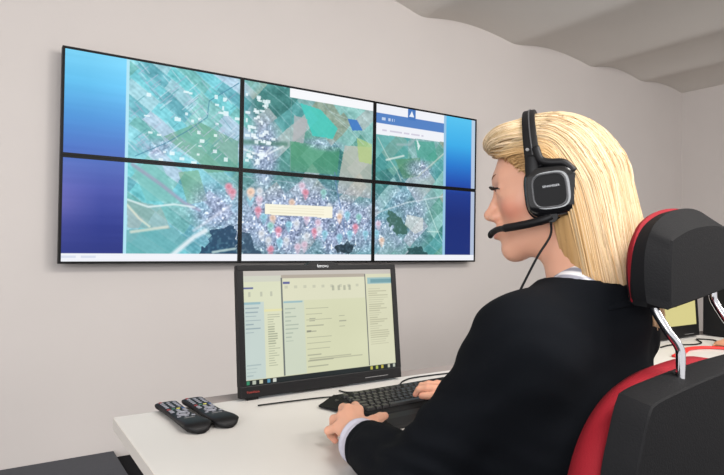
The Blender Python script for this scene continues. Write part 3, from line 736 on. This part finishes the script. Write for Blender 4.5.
def f_torso(p):
    d = elli(p, (.785, .50, .585), (.168, .135, .115))
    d = smin(d, elli(p, (.785, .555, .68), (.128, .092, .13)), .08)
    d = smin(d, elli(p, (.780, .582, .86), (.146, .105, .155), MT), .06)
    d = smin(d, caps(p, SL, SR, .045), .07)
    for s in (-1, 1): d = smin(d, sphere(p, (.785+.066*s, .655, .885), .055), .04)
    for S_ in (SL, SR): d = smin(d, caps(p, nb+(0, -.01, .015), A3(S_)+(0, 0, .004), .042, .038), .04)
    d = smin(d, caps(p, nb, nb+(0, 0, .03), .055), .05)
    return d
def f_arms(p, g=0.):
    d = np.minimum(smin(caps(p, SL, EL, .045+g, .040+g), caps(p, EL, WL, .038+g, .026+g*1.25), .02),
                   smin(caps(p, SR, ER, .048+g, .038+g), caps(p, ER, WR, .038+g, .026+g*1.25), .02))
    return d
def f_legs(p, g=0.):
    d = None
    for s in (-1, 1):
        h = (.785+.09*s, .53, .568); kn = (.785+.10*s, .96, .535); an = (.785+.10*s, .93, .10)
        e = smin(caps(p, h, kn, .082+g, .056+g), caps(p, kn, an, .056+g, .036+g), .03)
        d = e if d is None else smin(d, e, .02)
    return d
FL = dict(wrist=WL, fingers=[
    [(.640, .985, .786), (.660, 1.026, .782), (.669, 1.044, .768), (.673, 1.053, .746)],
    [(.620, .990, .789), (.630, 1.026, .782), (.634, 1.040, .764), (.633, 1.042, .738)],
    [(.600, .982, .779), (.600, 1.012, .767), (.604, 1.022, .748), (.606, 1.018, .731)],
    [(.581, .966, .766), (.574, .988, .755), (.584, .997, .742), (.592, .993, .731)]],
    thumb=[(.606, .922, .772), (.650, .944, .772), (.686, .972, .768), (.712, .992, .762)])
FR = dict(wrist=WR, fingers=[
    [(.930, 1.050, 0.777), (.905, 1.086, 0.776), (.893, 1.103, .771), (.888, 1.110, .758)],
    [(.948, 1.064, 0.780), (.928, 1.108, 0.778), (.920, 1.126, .772), (.917, 1.132, .759)],
    [(.968, 1.068, 0.777), (.956, 1.110, 0.776), (.950, 1.126, .770), (.948, 1.130, .759)],
    [(.988, 1.062, .778), (.984, 1.094, .778), (.982, 1.106, .768), (.981, 1.110, .759)]],
    thumb=[(.962, .996, .765), (.930, 1.022, .764), (.905, 1.058, .764), (.888, 1.086, .760)])
def f_hand(p, H):
    w_ = A3(H['wrist']); d = None
    for i, F_ in enumerate(H['fingers']):
        m_ = caps(p, w_+(A3(F_[0])-w_)*.15, F_[0], .0165, .0115 if i < 3 else .0105)
        d = m_ if d is None else smin(d, m_, .012)
    th = H['thumb']; d = smin(d, chain(p, th[:2]+[th[2]], [.0155, .0115, .0090], .006), .014)
    fr = [.0098, .0100, .0096, .0088]
    for i, F_ in enumerate(H['fingers']):
        r_ = fr[i]; d = smin(d, chain(p, F_, [r_+.0006, r_*.93, r_*.82, r_*.72], .003), .0035)
    d = smin(d, chain(p, th[1:], [.0112, .0095, .0080], .003), .004)
    e = A3(EL if H is FL else ER); d = smin(d, caps(p, w_, w_+(e-w_)*.55, .0255, .034), .015)
    return d
def skin_col(v):
    q = toH(v); c = np.tile(A3((212, 158, 132)), (len(v), 1)); ax_ = np.abs(q[:, 0])
    def bl(d, w_, col, a):
        t = np.clip(1-d/w_, 0, 1); t = (t*t*(3-2*t)*a)[:, None]; c[:] = c*(1-t)+A3(col)*t
    S = np.stack([ax_, q[:, 1], q[:, 2]], -1)
    bl(np.linalg.norm((S-A3((.047, .060, -.034)))*A3((1, .7, 1.2)), axis=1), .036, (206, 122, 100), .75)     # blusher
    bl(np.linalg.norm((S-A3((0, .099, -.0685)))*A3((.42, .8, 1.1)), axis=1), .0115, (182, 84, 86), .95)     # lipstick
    bl(np.linalg.norm((S-A3((.031, .083, .008)))*A3((.55, .5, 1.2)), axis=1), .012, (150, 104, 92), .55)     # eye shadow
    c += (n3(v, 60, 3)*3)[:, None]
    hnd = v[:, 2] < .82
    for H in (FL, FR):
        for F_ in H['fingers']+[H['thumb']]:
            bl(np.where(hnd, np.linalg.norm(v-A3(F_[3]), axis=1), 9), .016, (216, 138, 118), .6)
            bl(np.where(hnd, np.linalg.norm(v-A3(F_[1])-A3((0, 0, .008)), axis=1), 9), .010, (198, 128, 106), .5)
    return c
M_skin = mat('skin', (226, 176, 150), .5, spec=.4, attr='tint', sss=.12, bump=.06, bscale=700)
parts = [surface(f_head, HC-A3((.14, .16, .24)), HC+A3((.14, .15, .13)), .0021),
         surface(lambda p: f_hand(p, FL), (.50, .72, .72), (.73, 1.09, .84), .0018),
         surface(lambda p: f_hand(p, FR), (.86, .80, .72), (1.08, 1.17, .86), .0022),
         surface(lambda p: smin(smin(f_torso(p), f_legs(p), .04), smin(f_arms(p), caps(p, (.785, .5, .6), (.785, .52, .65), .1), .01), .02), (.45, .30, .02), (1.15, 1.10, 1.10), .008, 3)]
woman = sdf_obj('person', parts, M_skin, None, PR, skin_col); woman.location = Vector(PR)
tag(woman, 'woman with shoulder-length blond hair and black blazer seated typing at the desk', 'person')
def wobj(name, bm, m, auto=None, smooth=False, H=False):
    """bm in world (or head) coordinates -> child of the woman"""
    if H: bmesh.ops.transform(bm, matrix=Matrix.Translation(HC) @ Matrix(RH.tolist()).to_4x4(), verts=bm.verts[:])
    bmesh.ops.translate(bm, vec=-Vector(PR), verts=bm.verts[:]); return obj(name, bm, m, woman, smooth=smooth, auto=auto)
def wsdf(name, parts, m, colour=None): return sdf_obj(name, parts, m, woman, PR, colour)

# eyes, brows, lashes
M_eye = mat('eye_white', (226, 220, 214), .2, spec=.6); M_iris = mat('iris', (70, 84, 96), .15); M_lash = mat('lash', (30, 20, 18), .6); M_brow = mat('brow_hair', (116, 78, 52), .7)
for s in (-1, 1):
    b = B(); bmesh.ops.create_uvsphere(b, u_segments=20, v_segments=12, radius=.0122); bmesh.ops.translate(b, vec=(.030*s, .0728, -.001), verts=b.verts[:]); e_ = wobj('eyeball', b, M_eye, smooth=True, H=True)
    b = B(); bmesh.ops.create_uvsphere(b, u_segments=16, v_segments=10, radius=.0060)
    bmesh.ops.scale(b, vec=(1, .45, 1), verts=b.verts[:]); bmesh.ops.translate(b, vec=(.029*s, .0828, -.0014), verts=b.verts[:]); wobj('iris', b, M_iris, smooth=True, H=True)
    b = B(); tube(b, spline([(.017*s, .0865, .001), (.024*s, .0885, .0055), (.032*s, .0875, .0062), (.040*s, .0815, .0045), (.046*s, .076, .003)], 5), .0015, 6)
    for k in range(11):
        t_ = k/10; x_ = (.021+.023*t_)*s; y_ = .0885-.010*t_*t_; z_ = .005+.001*math.sin(PI*t_)
        tube(b, [(x_, y_, z_), (x_+.0015*s*(t_+.3), y_+.006, z_+.0005), (x_+.004*s*t_, y_+.0095, z_+.0042)], [.0007, .0006, .0002], 4)
    wobj('eyelashes', b, M_lash, smooth=True, H=True)
    b = B(); tube(b, spline([(.013*s, .0925, .0245), (.024*s, .0888, .0275), (.035*s, .0805, .0285), (.047*s, .0685, .0245)], 5), [.0013]*6+[.0016]*6+[.0011]*3+[.0005], 6, flat=(1, .6))
    wobj('eyebrow', b, M_brow, smooth=True, H=True)

# clothes -----------------------------------------------------------
def f_shirt(p):
    d = f_torso(p)
    return smax(d, -(p[:, 2]-.40), .004)
def f_blazer(p):
    a = smin(f_arms(p, .014), caps(p, SL, SR, .053), .03)
    t = f_torso(p)-.014; d = smin(t, a, .06); d = smin(d, caps(p, (.70, .62, .80), (.61, .665, .78), .065, .045), .05)
    d = smin(d, elli(p, (.785, .505, .62), (.184, .146, .14)), .06)
    # creases gathered at the elbows and armpits, broad folds elsewhere
    w_ = np.zeros(len(p))
    for E_, S_, W_ in ((EL, SL, WL), (ER, SR, WR)):
        e = A3(E_); s_ = A3(S_); u_ = (s_-e)/np.linalg.norm(s_-e); u2 = (A3(W_)-e)/np.linalg.norm(A3(W_)-e)
        l1 = (p-e)@u_; l2 = (p-e)@u2; r_ = np.linalg.norm(p-e, axis=1)
        ph = n3(p, 14, 5)*2.2
        w_ += np.exp(-(r_/.13)**2)*np.sin(l1*170+l2*90+ph)*.0038
        m_ = np.exp(-((l1-.20)/.09)**2)*np.exp(-(np.linalg.norm(p-e-l1[:, None]*u_, axis=1)/.12)**2)
        w_ += m_*np.sin((p[:, 0]*.6+p[:, 2]+p[:, 1]*.5)*120+ph*1.4)*.0022
        w_ += np.exp(-((l2-.19)/.04)**2)*np.exp(-(np.linalg.norm(p-e-l2[:, None]*u2, axis=1)/.07)**2)*np.sin(l2*230+ph)*.0018
    back = np.clip((.56-p[:, 1])*8, 0, 1); w_ += back*np.sin(p[:, 2]*60+n3(p, 7, 9)*3+p[:, 0]*14)*.0022*np.clip((1.0-p[:, 2])*6, 0, 1)
    d = d-w_-n3(p, 22, 6)*.0016-n3(p, 9, 8)*.003
    # openings: wrists, neck, front V
    for E_, W_ in ((EL, WL), (ER, WR)):
        e = A3(E_); w2 = A3(W_); u2 = (w2-e)/np.linalg.norm(w2-e)
        near = np.linalg.norm(p-w2, axis=1) < .12
        d = np.where(near, smax(d, (p-w2)@u2+.040, .006), d)
    d = smax(d, -smax(np.linalg.norm((p-nb)[:, :2]*A3((1, .9)), axis=1)-.066-.25*np.clip(p[:, 1]-nb[1]-.01, 0, .08), 1.030-.9*np.clip(p[:, 1]-nb[1]-.01, 0, .08)-p[:, 2], .01), .006)
    d = smax(d, p[:, 2]-1.085, .02)
    v = np.maximum(np.abs(p[:, 0]-.785)-np.clip((p[:, 2]-.80)*.32, 0, .07), .655-.038*np.clip((p[:, 2]-.93)/.05, 0, 1)-p[:, 1])
    d = smax(d, -v*.9, .004)
    return smax(d, -(p[:, 2]-.47), .01)
M_blazer = mat('black_suiting', (14, 16, 20), .92, spec=.08, bump=.2, bscale=1500, var=.08, vscale=40)
def shirt_tex():
    m = mat('checked_shirt', (216, 216, 224), .8, spec=.2)
    N = m.node_tree.nodes; L = m.node_tree.links; b = N['Principled BSDF']
    tc = N.new('ShaderNodeTexCoord'); w1 = N.new('ShaderNodeTexWave'); w2 = N.new('ShaderNodeTexWave')
    w1.bands_direction = 'X'; w2.bands_direction = 'Z'
    for w_ in (w1, w2): w_.inputs['Scale'].default_value = 28; w_.inputs['Distortion'].default_value = .3; L.new(tc.outputs['Object'], w_.inputs['Vector'])
    a = N.new('ShaderNodeMath'); a.operation = 'ADD'; L.new(w1.outputs['Fac'], a.inputs[0]); L.new(w2.outputs['Fac'], a.inputs[1])
    r = N.new('ShaderNodeValToRGB'); r.color_ramp.elements[0].position = .35; r.color_ramp.elements[0].color = (*lin((150, 150, 162)), 1)
    r.color_ramp.elements[1].position = .9; r.color_ramp.elements[1].color = (*lin((236, 234, 236)), 1)
    h = N.new('ShaderNodeMath'); h.operation = 'MULTIPLY'; h.inputs[1].default_value = .6; L.new(a.outputs[0], h.inputs[0])
    L.new(h.outputs[0], r.inputs['Fac']); L.new(r.outputs['Color'], b.inputs['Base Color']); return m
M_shirt = shirt_tex()
M_cuff = mat('pale_cuff_cotton', (178, 175, 186), .85, spec=.2, bump=.3, bscale=1300, var=.06, vscale=300)
wsdf('blazer', [surface(f_blazer, (.44, .36, .44), (1.16, 1.0, 1.12), .0042, 4, 1.5)], M_blazer)
# shirt with standing collar
def f_collar(p):
    q = p-(nb+A3((0, .008, .020))); ax_ = A3((0, .50, .866)); z_ = q@ax_; rad_ = q-z_[:, None]*ax_
    r_ = np.linalg.norm(rad_*A3((1, .92, 1)), axis=1)
    d = np.abs(r_-.064+z_*.16)-.0030
    return smax(d, np.abs(z_)-.024, .003)
wsdf('shirt', [surface(lambda p: smax(f_torso(p)-.0005, -(p[:, 2]-.75), .004), (.60, .40, .74), (.97, .74, 1.08), .0045, 4, 1.4),
               surface(f_collar, nb-A3((.12, .12, .08)), nb+A3((.12, .14, .14)), .002, 4, 1.5)], M_shirt)
# lapel collar of the blazer
def f_lapel(p):
    q = p-(nb+A3((0, .000, .012))); ax_ = A3((0, .42, .907)); z_ = q@ax_; r_ = np.linalg.norm((q-z_[:, None]*ax_)*A3((.93, .9, 1)), axis=1)
    d = smax(np.abs(r_-.069+z_*.40)-.0048, np.abs(z_)-.024, .006)
    return smax(d, (p[:, 1]-nb[1]-.020+.8*(p[:, 2]-nb[2]-.03)), .006)
for s in (-1,):
    wsdf('blazer_collar', [surface(f_lapel, nb-A3((.14, .14, .10)), nb+A3((.14, .14, .12)), .0026, 4, 1.6)], M_blazer)
for s, H, E_ in ((-1, FL, EL), (1, FR, ER)):
    w2 = A3(H['wrist']); e = A3(E_); u2 = (w2-e)/np.linalg.norm(w2-e)
    def f_cuff(p):
        l_ = (p-w2)@u2; r_ = np.linalg.norm(p-w2-l_[:, None]*u2, axis=1)
        d = np.abs(r_-.0405-l_*.10-.0012*np.sin(l_*300)-n3(p, 60, 2)*.0012)-.0022
        return smax(d, np.abs(l_+.040)-.028, .003)
    wsdf('shirt_cuff', [surface(f_cuff, w2-.08, w2+.08, .0022, 4, 1.5)], M_cuff)
M_trouser = mat('trouser_cloth', (24, 25, 30), .9, spec=.2)
wsdf('trousers', [surface(lambda p: smax(smax(smin(f_legs(p, .012), elli(p, (.785, .50, .590), (.178, .143, .120)), .05), p[:, 2]-.66, .01), -(p[:, 2]-.12), .01), (.5, .30, .05), (1.1, 1.10, .70), .008, 3)], M_trouser)
for s in (-1, 1):
    c_ = A3((.785+.10*s, .93, .0))
    wsdf('shoe', [surface(lambda p: smax(smin(caps(p, c_+A3((0, -.03, .045)), c_+A3((0, .15, .030)), .036, .034), caps(p, c_+A3((0, 0, .05)), c_+A3((0, 0, .10)), .042, .042), .04), -(p[:, 2]-.003), .004), c_-A3((.1, .12, .02)), c_+A3((.1, .24, .18)), .004, 3)], M_gloss)

# hair ---------------------------------------------------------------
def face_cut(q):
    """positive in front of the hair line (head coordinates)"""
    z = q[:, 2]; line = np.interp(z, [-.2, -.02, .0, .020, .036, .050, .058, .066, .09], [-.012, .006, .020, .034, .048, .062, .076, .090, .15]); return q[:, 1]-line
def f_hairU(q):
    s = q.copy(); s[:, 0] = np.abs(s[:, 0])
    d = elli(s, (0, -.004, .026), (.083, .094, .088))
    d = smin(d, elli(s, (0, .052, .084), (.052, .047, .024)), .025)                        # raised front
    d = smin(d, elli(s, (0, -.040, -.055), (.082, .064, .120)), .04)
    d = smin(d, caps(s, (.052, -.040, -.02), (.066, -.064, -.165), .035, .032), .03)
    return smin(d, caps(s, (.0, -.066, .0), (0, -.110, -.170), .036, .030), .04)
def f_hairH(q):
    d = smax(f_hairU(q), face_cut(q)*.75, .010)
    return smax(d, -(q[:, 2]+.176-.34*(q[:, 1]+.05)), .02)
def hair_base(q):
    a = np.arctan2(q[:, 0], -(q[:, 1]+.02)); r_ = n3(np.stack([a*22, q[:, 2]*5, 0*a], -1), 1, 12)*.0022+n3(np.stack([a*50, q[:, 2]*9, 0*a], -1), 1, 15)*.0010
    return f_hairH(q)-r_
def hair_colour(q, k=0):
    top = np.clip((q[:, 2]+.02)/.1, 0, 1); c = A3((222, 188, 132))*(1-top[:, None])+A3((232, 200, 142))*top[:, None]
    return c
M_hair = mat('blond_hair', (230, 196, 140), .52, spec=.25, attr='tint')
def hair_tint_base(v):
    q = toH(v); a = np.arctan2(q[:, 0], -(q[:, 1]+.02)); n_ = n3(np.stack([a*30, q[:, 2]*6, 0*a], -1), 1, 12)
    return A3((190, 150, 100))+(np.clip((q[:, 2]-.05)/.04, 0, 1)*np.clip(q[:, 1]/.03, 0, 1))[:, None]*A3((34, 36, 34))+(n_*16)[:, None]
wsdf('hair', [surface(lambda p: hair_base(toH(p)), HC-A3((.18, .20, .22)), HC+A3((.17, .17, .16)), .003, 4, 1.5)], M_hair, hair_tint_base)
def strands(n, seed, wid, lay, front_set=False):
    R_ = np.random.RandomState(seed)
    # roots over the scalp
    th = R_.rand(n*6)*2*PI; ph = np.arccos(1-R_.rand(n*6)*1.05)
    d0 = np.stack([np.sin(ph)*np.sin(th), np.sin(ph)*np.cos(th), np.cos(ph)], -1)
    root = A3((0, -.012, .026))+d0*A3((.074, .092, .079))
    ok = face_cut(root) < .006; root = root[ok][:n]; n = len(root)
    if front_set:
        root = np.stack([(R_.rand(n)*2-1)*.052, .078+.024*R_.rand(n), .066+.030*R_.rand(n)], -1)
    for _ in range(4):
        e = .0015; d = f_hairU(root); G = np.stack([(f_hairU(root+A3(o_))-d) for o_ in ((e, 0, 0), (0, e, 0), (0, 0, e))], -1); G /= np.linalg.norm(G, axis=1)[:, None]+1e-9
        root = root+G*(np.maximum(-.003-d, 0)-(np.maximum(d+.001, 0) if front_set else 0))[:, None]*.8
    clump = n3(root, 70, seed)                           # neighbours share a wave
    L_ = np.full(n, 1.); steps = 54; h = .0082; P = root.copy(); path = [P.copy()]
    side = np.sign(P[:, 0]+.0001); lay_ = lay[0]+(lay[1]-lay[0])*R_.rand(n)
    endz = -.162-.55*np.clip(-root[:, 1]-.01, 0, .1)-.034*R_.rand(n)+.008*clump
    dirv = np.stack([side*.15, -.9*np.ones(n), .25*np.ones(n)], -1); dirv /= np.linalg.norm(dirv, axis=1)[:, None]
    alive = np.ones(n, bool); wob = R_.rand(n)*6
    for k in range(steps):
        x, y, z = P.T
        front = np.clip((y+.01)/.05, 0, 1); top = np.clip((z-.055)/.045, 0, 1)
        # combed back on top, drawn over the ear at the temple, then falling
        g = np.stack([side*(.30*top*(1-front)+.35*top*front), -.30-1.1*front-.55*top, -1.+.88*front*(1-0*top)+.55*top*(1-front)], -1)
        g[:, 1] += np.where(z < 0, .22, 0)-.12*np.where(z < -.05, 0, 0)
        g[:, 0] += .10*side*np.where(z < -.02, 1, 0)*0+.05*np.sin(z*60+wob)*.5
        g += (clump*.10)[:, None]*np.stack([side, np.zeros(n), np.zeros(n)], -1)
        if front_set and k < 7: g = np.stack([side*.12, -1+0*x, .9-.13*k+0*x], -1)
        e = .0015; d = f_hairU(P)
        G = np.stack([(f_hairU(P+A3((e, 0, 0)))-d), (f_hairU(P+A3((0, e, 0)))-d), (f_hairU(P+A3((0, 0, e)))-d)], -1)
        G /= np.linalg.norm(G, axis=1)[:, None]+1e-9
        low = np.clip((-.110-z)/.03, 0, 1)[:, None]; G = G*(1-low)+np.stack([x, y+.03, 0*x], -1)/(np.hypot(x, y+.03)[:, None]+1e-6)*low
        g = g-G*np.minimum((g*G).sum(1), 9)[:, None]*(np.clip(1-np.abs(d-lay_)/.03, 0, 1))[:, None]
        g /= np.linalg.norm(g, axis=1)[:, None]
        a_ = .42 if k < 4 else .30
        dirv = dirv*(1-a_)+g*a_; dirv /= np.linalg.norm(dirv, axis=1)[:, None]
        Pn = P+dirv*h
        d = f_hairU(Pn); corr = np.where(Pn[:, 2] > -.118, np.clip(lay_-d, -.0025, .009), 0)
        Pn = Pn+G*corr[:, None]
        stop = Pn[:, 2] < endz; alive = alive & ~stop
        P = np.where(alive[:, None], Pn, P); path.append(P.copy())
    path = np.stack(path, 1)                              # n, k, 3
    bad = ((face_cut(path.reshape(-1, 3)).reshape(path.shape[:2]) > .007) & (path[..., 2] < .060)).any(1) | (path[:, -1, 2] > .03)
    return path[~bad], clump[~bad], R_
def strand_mesh(name, path, wid, base, clump, R_, dark=0.):
    n, k, _ = path.shape; T = np.gradient(path, axis=1); T /= np.linalg.norm(T, axis=2)[..., None]+1e-9
    ref = np.broadcast_to(A3((.3, .9, .2)), T.shape); S = np.cross(T, ref); S /= np.linalg.norm(S, axis=2)[..., None]+1e-9; Uv = np.cross(T, S)
    prog = np.linspace(0, 1, k); w_ = wid*(.55+.9*R_.rand(n))[:, None]*(np.interp(prog, [0, .1, .8, 1], [.6, 1, 1, .35]))[None]
    ring = []
    for a in (0, 2*PI/3, 4*PI/3): ring.append(path+(S*math.cos(a)+Uv*math.sin(a))*w_[..., None])
    V_ = np.stack(ring, 2).reshape(-1, 3)                # n,k,3 verts
    idx = np.arange(n*k*3).reshape(n, k, 3); q = []
    for a in range(3):
        b_ = (a+1) % 3; q.append(np.stack([idx[:, :-1, a], idx[:, :-1, b_], idx[:, 1:, b_], idx[:, 1:, a]], -1).reshape(-1, 4))
    V_ = fromH(V_)-PR; me = bpy.data.meshes.new(name); np_mesh(me, V_, np.concatenate(q))
    tone = (clump*16+n3(path[:, 0], 26, 5)*26+R_.randn(n)*9)[:, None, None]*A3((1, 1, 1.1))
    z = path[..., 2]; y = path[..., 1]
    c = A3((211, 188, 154))+tone
    gold = np.clip(R_.rand(n)*1.5-.95, 0, 1)[:, None, None]; c = c*(1-gold)+A3((176, 130, 78))*gold
    temple = (np.clip((path[:, :1, 1]-.005)/.03, 0, 1)*np.clip((.070-path[:, :1, 2])/.02, 0, 1))[..., None]; c = c*(1-.6*temple)+A3((196, 146, 84))*.6*temple
    tip = (np.clip((-.09-z)/.08, 0, 1))[..., None]*.35; c = c*(1-tip)+A3((220, 178, 132))*tip
    c = np.repeat(np.broadcast_to(c, path.shape)[:, :, None, :], 3, 2).reshape(-1, 3)
    at_ = me.color_attributes.new('tint', 'FLOAT_COLOR', 'POINT'); at_.data.foreach_set('color', np.concatenate([tolin(c), np.ones((len(c), 1))], 1).astype(np.float32).ravel())
    o = link(name, me, M_hair, woman, True); o['kind'] = 'stuff'; return o
pth, cl_, R_ = strands(5200, 3, .0007, (.0005, .0075))
pt2, cl2, _ = strands(1300, 8, .0007, (.001, .006), True)
strand_mesh('hair_strands', np.concatenate([pth, pt2]), .00075, None, np.concatenate([cl_, cl2]), R_)

# ------------------------------------------------------------------ headset (head coordinates)
hs = empty('headset', 'black headset with boom microphone worn over the blond hair', 'headset', tuple(HC))
M_trim = mat('dark_grey_trim', (70, 70, 72), .35)
hs.rotation_euler = Matrix(RH.tolist()).to_euler()
def band(r0, r1, y0, y1, zc, rx, rz, n=40, a0=-.16, a1=PI+.16, lean=.0):
    rings = []
    for a in np.linspace(a0, a1, n):
        cx, sz = math.cos(a), math.sin(a); yy = lean*max(0, sz)
        def P(r_, y): return ((rx+r_)*cx, y+yy, zc+(rz+r_)*sz)
        w_ = 1-.25*max(0, sz)
        rings.append([P(r0, y0*w_), P(r1-.001, y0*w_), P(r1, y0*w_+.002), P(r1, y1*w_-.002), P(r1-.001, y1*w_), P(r0, y1*w_)])
    return rings
b = B(); loft(b, band(-.001, .0075, .000, .025, .0, .0905, .1235, lean=.010)); obj('headband', b, M_black, hs, auto=35)
b = B(); loft(b, band(.0076, .0088, .0100, .0122, .0, .0905, .1235, a0=.05, a1=PI-.05, lean=.010)); obj('band_groove', b, M_trim, hs, auto=35)
for s in (-1, 1):
    def sq(cx, cy, cz, hx_, hz_, x_, e=.58, n=40): return [(s*x_, cy+math.copysign(abs(math.cos(a))**e*hx_, math.cos(a)), cz+math.copysign(abs(math.sin(a))**e*hz_, math.sin(a))) for a in np.linspace(0, 2*PI, n+1)[:-1]]
    cy, cz = -.008, -.017
    b = B(); loft(b, [sq(0, cy, cz, .033, .034, .072), sq(0, cy, cz, .041, .042, .074), sq(0, cy, cz, .042, .043, .082), sq(0, cy, cz, .037, .038, .087)]); obj('ear_cushion', b, M_black2, hs, auto=50)
    b = B(); loft(b, [sq(0, cy, cz, .0355, .0365, .085), sq(0, cy, cz, .0395, .0405, .088), sq(0, cy, cz, .0385, .0395, .096), sq(0, cy, cz, .034, .035, .101), sq(0, cy, cz, .027, .028, .103)]); cup = obj('ear_cup', b, M_gloss, hs, auto=50)
    b = B(); ri = sq(0, cy+.002, cz, .0245, .0250, .1035, .50, 48); ri.append(ri[0]); tube(b, ri, .0014, 6, cap=False); obj('cup_trim', b, M_trim, cup, smooth=True)
    b = B(); loft(b, [sq(0, cy+.002, cz, .0232, .0238, .1028, .50, 48), sq(0, cy+.002, cz, .0228, .0234, .1036, .50, 48)]); obj('cup_plate', b, M_black2, cup, auto=40)
    if s < 0:
        Mt = Matrix(((0, 0, -1, -.1038), (-1, 0, 0, cy-.0005), (0, 1, 0, cz+.006), (0, 0, 0, 1)))
        text_mesh('maker_logo', 'SENNHEISER', .0044, M_silver, cup, Mt, .0001)
    # slider arm from the band to the cup
    b = B(); tube(b, spline([(s*.0925, .014, .040), (s*.0955, .016, .018), (s*.0960, .015, -.004), (s*.0950, .010, -.016)], 6), .0085, 10, flat=(.6, 1.35)); obj('slider_arm', b, M_black, hs, smooth=True)
    b = B(); tube(b, spline([(s*.093, .008, .052), (s*.0960, .003, .032), (s*.0970, -.010, .025), (s*.0965, -.030, .021), (s*.094, -.042, .006)], 6), .0062, 10); obj('yoke', b, M_black, hs, smooth=True)
    b = B(); tube(b, [(s*.0945, .020, .050), (s*.0985, .020, .050)], .0025, 12); obj('pivot_screw', b, M_grey, hs, smooth=False)
b = B(); tube(b, spline([(-.095, -.004, -.056), (-.096, .010, -.060), (-.091, .036, -.063), (-.078, .066, -.064), (-.061, .084, -.064), (-.048, .096, -.067)], 6), [.0070]*8+[.0066]*12+[.0050]*11, 10); obj('microphone_boom', b, M_black, hs, smooth=True)
b = B(); tube(b, spline([(-.051, .093, -.0662), (-.044, .099, -.0690), (-.039, .102, -.0745)], 4), [.0046, .0050, .0052, .0052, .0052, .0050, .0048, .0042, .003], 12); obj('microphone_tip', b, M_black2, hs, smooth=True)
b = B(); cyl(b, (-.100, -.004, -.056), .009, .010, 20, 'x'); obj('boom_pivot', b, M_black, hs, auto=40)
ex = toH(A3([(.688, .578, 1.104), (.668, .598, 1.045), (.660, .612, 1.015)]))
b = B(); tube(b, spline([(-.096, -.002, -.064), (-.094, .002, -.085), tuple(ex[0]), tuple(ex[1]), tuple(ex[2])], 8), .0018, 8); obj('cable', b, M_black2, hs, smooth=True)
# ------------------------------------------------------------------ light
w = bpy.data.worlds.new('world'); SC.world = w; w.use_nodes = True
bg = w.node_tree.nodes['Background']; bg.inputs['Color'].default_value = (*lin((246, 245, 246)), 1); bg.inputs['Strength'].default_value = 1.08
def area(name, loc, tgt, sx, sy, power, col):
    l = bpy.data.lights.new(name, 'AREA'); l.shape = 'RECTANGLE'; l.size = sx; l.size_y = sy; l.energy = power; l.color = col
    o = bpy.data.objects.new(name, l); COL.objects.link(o); o.location = loc
    o.rotation_euler = (Vector(tgt)-Vector(loc)).to_track_quat('-Z', 'Y').to_euler(); return o
area('ceiling_lamp', (1.6, -.6, 2.62), (1.7, .4, 0), 2.4, .5, 104, (1, .97, .93))
area('ceiling_fill', (2.4, -1.2, 1.9), (3.6, 1.6, 2.8), .9, .5, 40, (1, .97, .94))  # added fill aimed up to brighten the ceiling, not a known fixture
area('window_light', (-2.1, -1.4, 1.7), (1.5, 2.2, 1.2), 1.6, 1.8, 85, (.95, .97, 1))
vs = SC.view_settings; vs.view_transform = 'Standard'; vs.look = 'None'; vs.exposure = 0; vs.gamma = 1; vs.use_curve_mapping = False
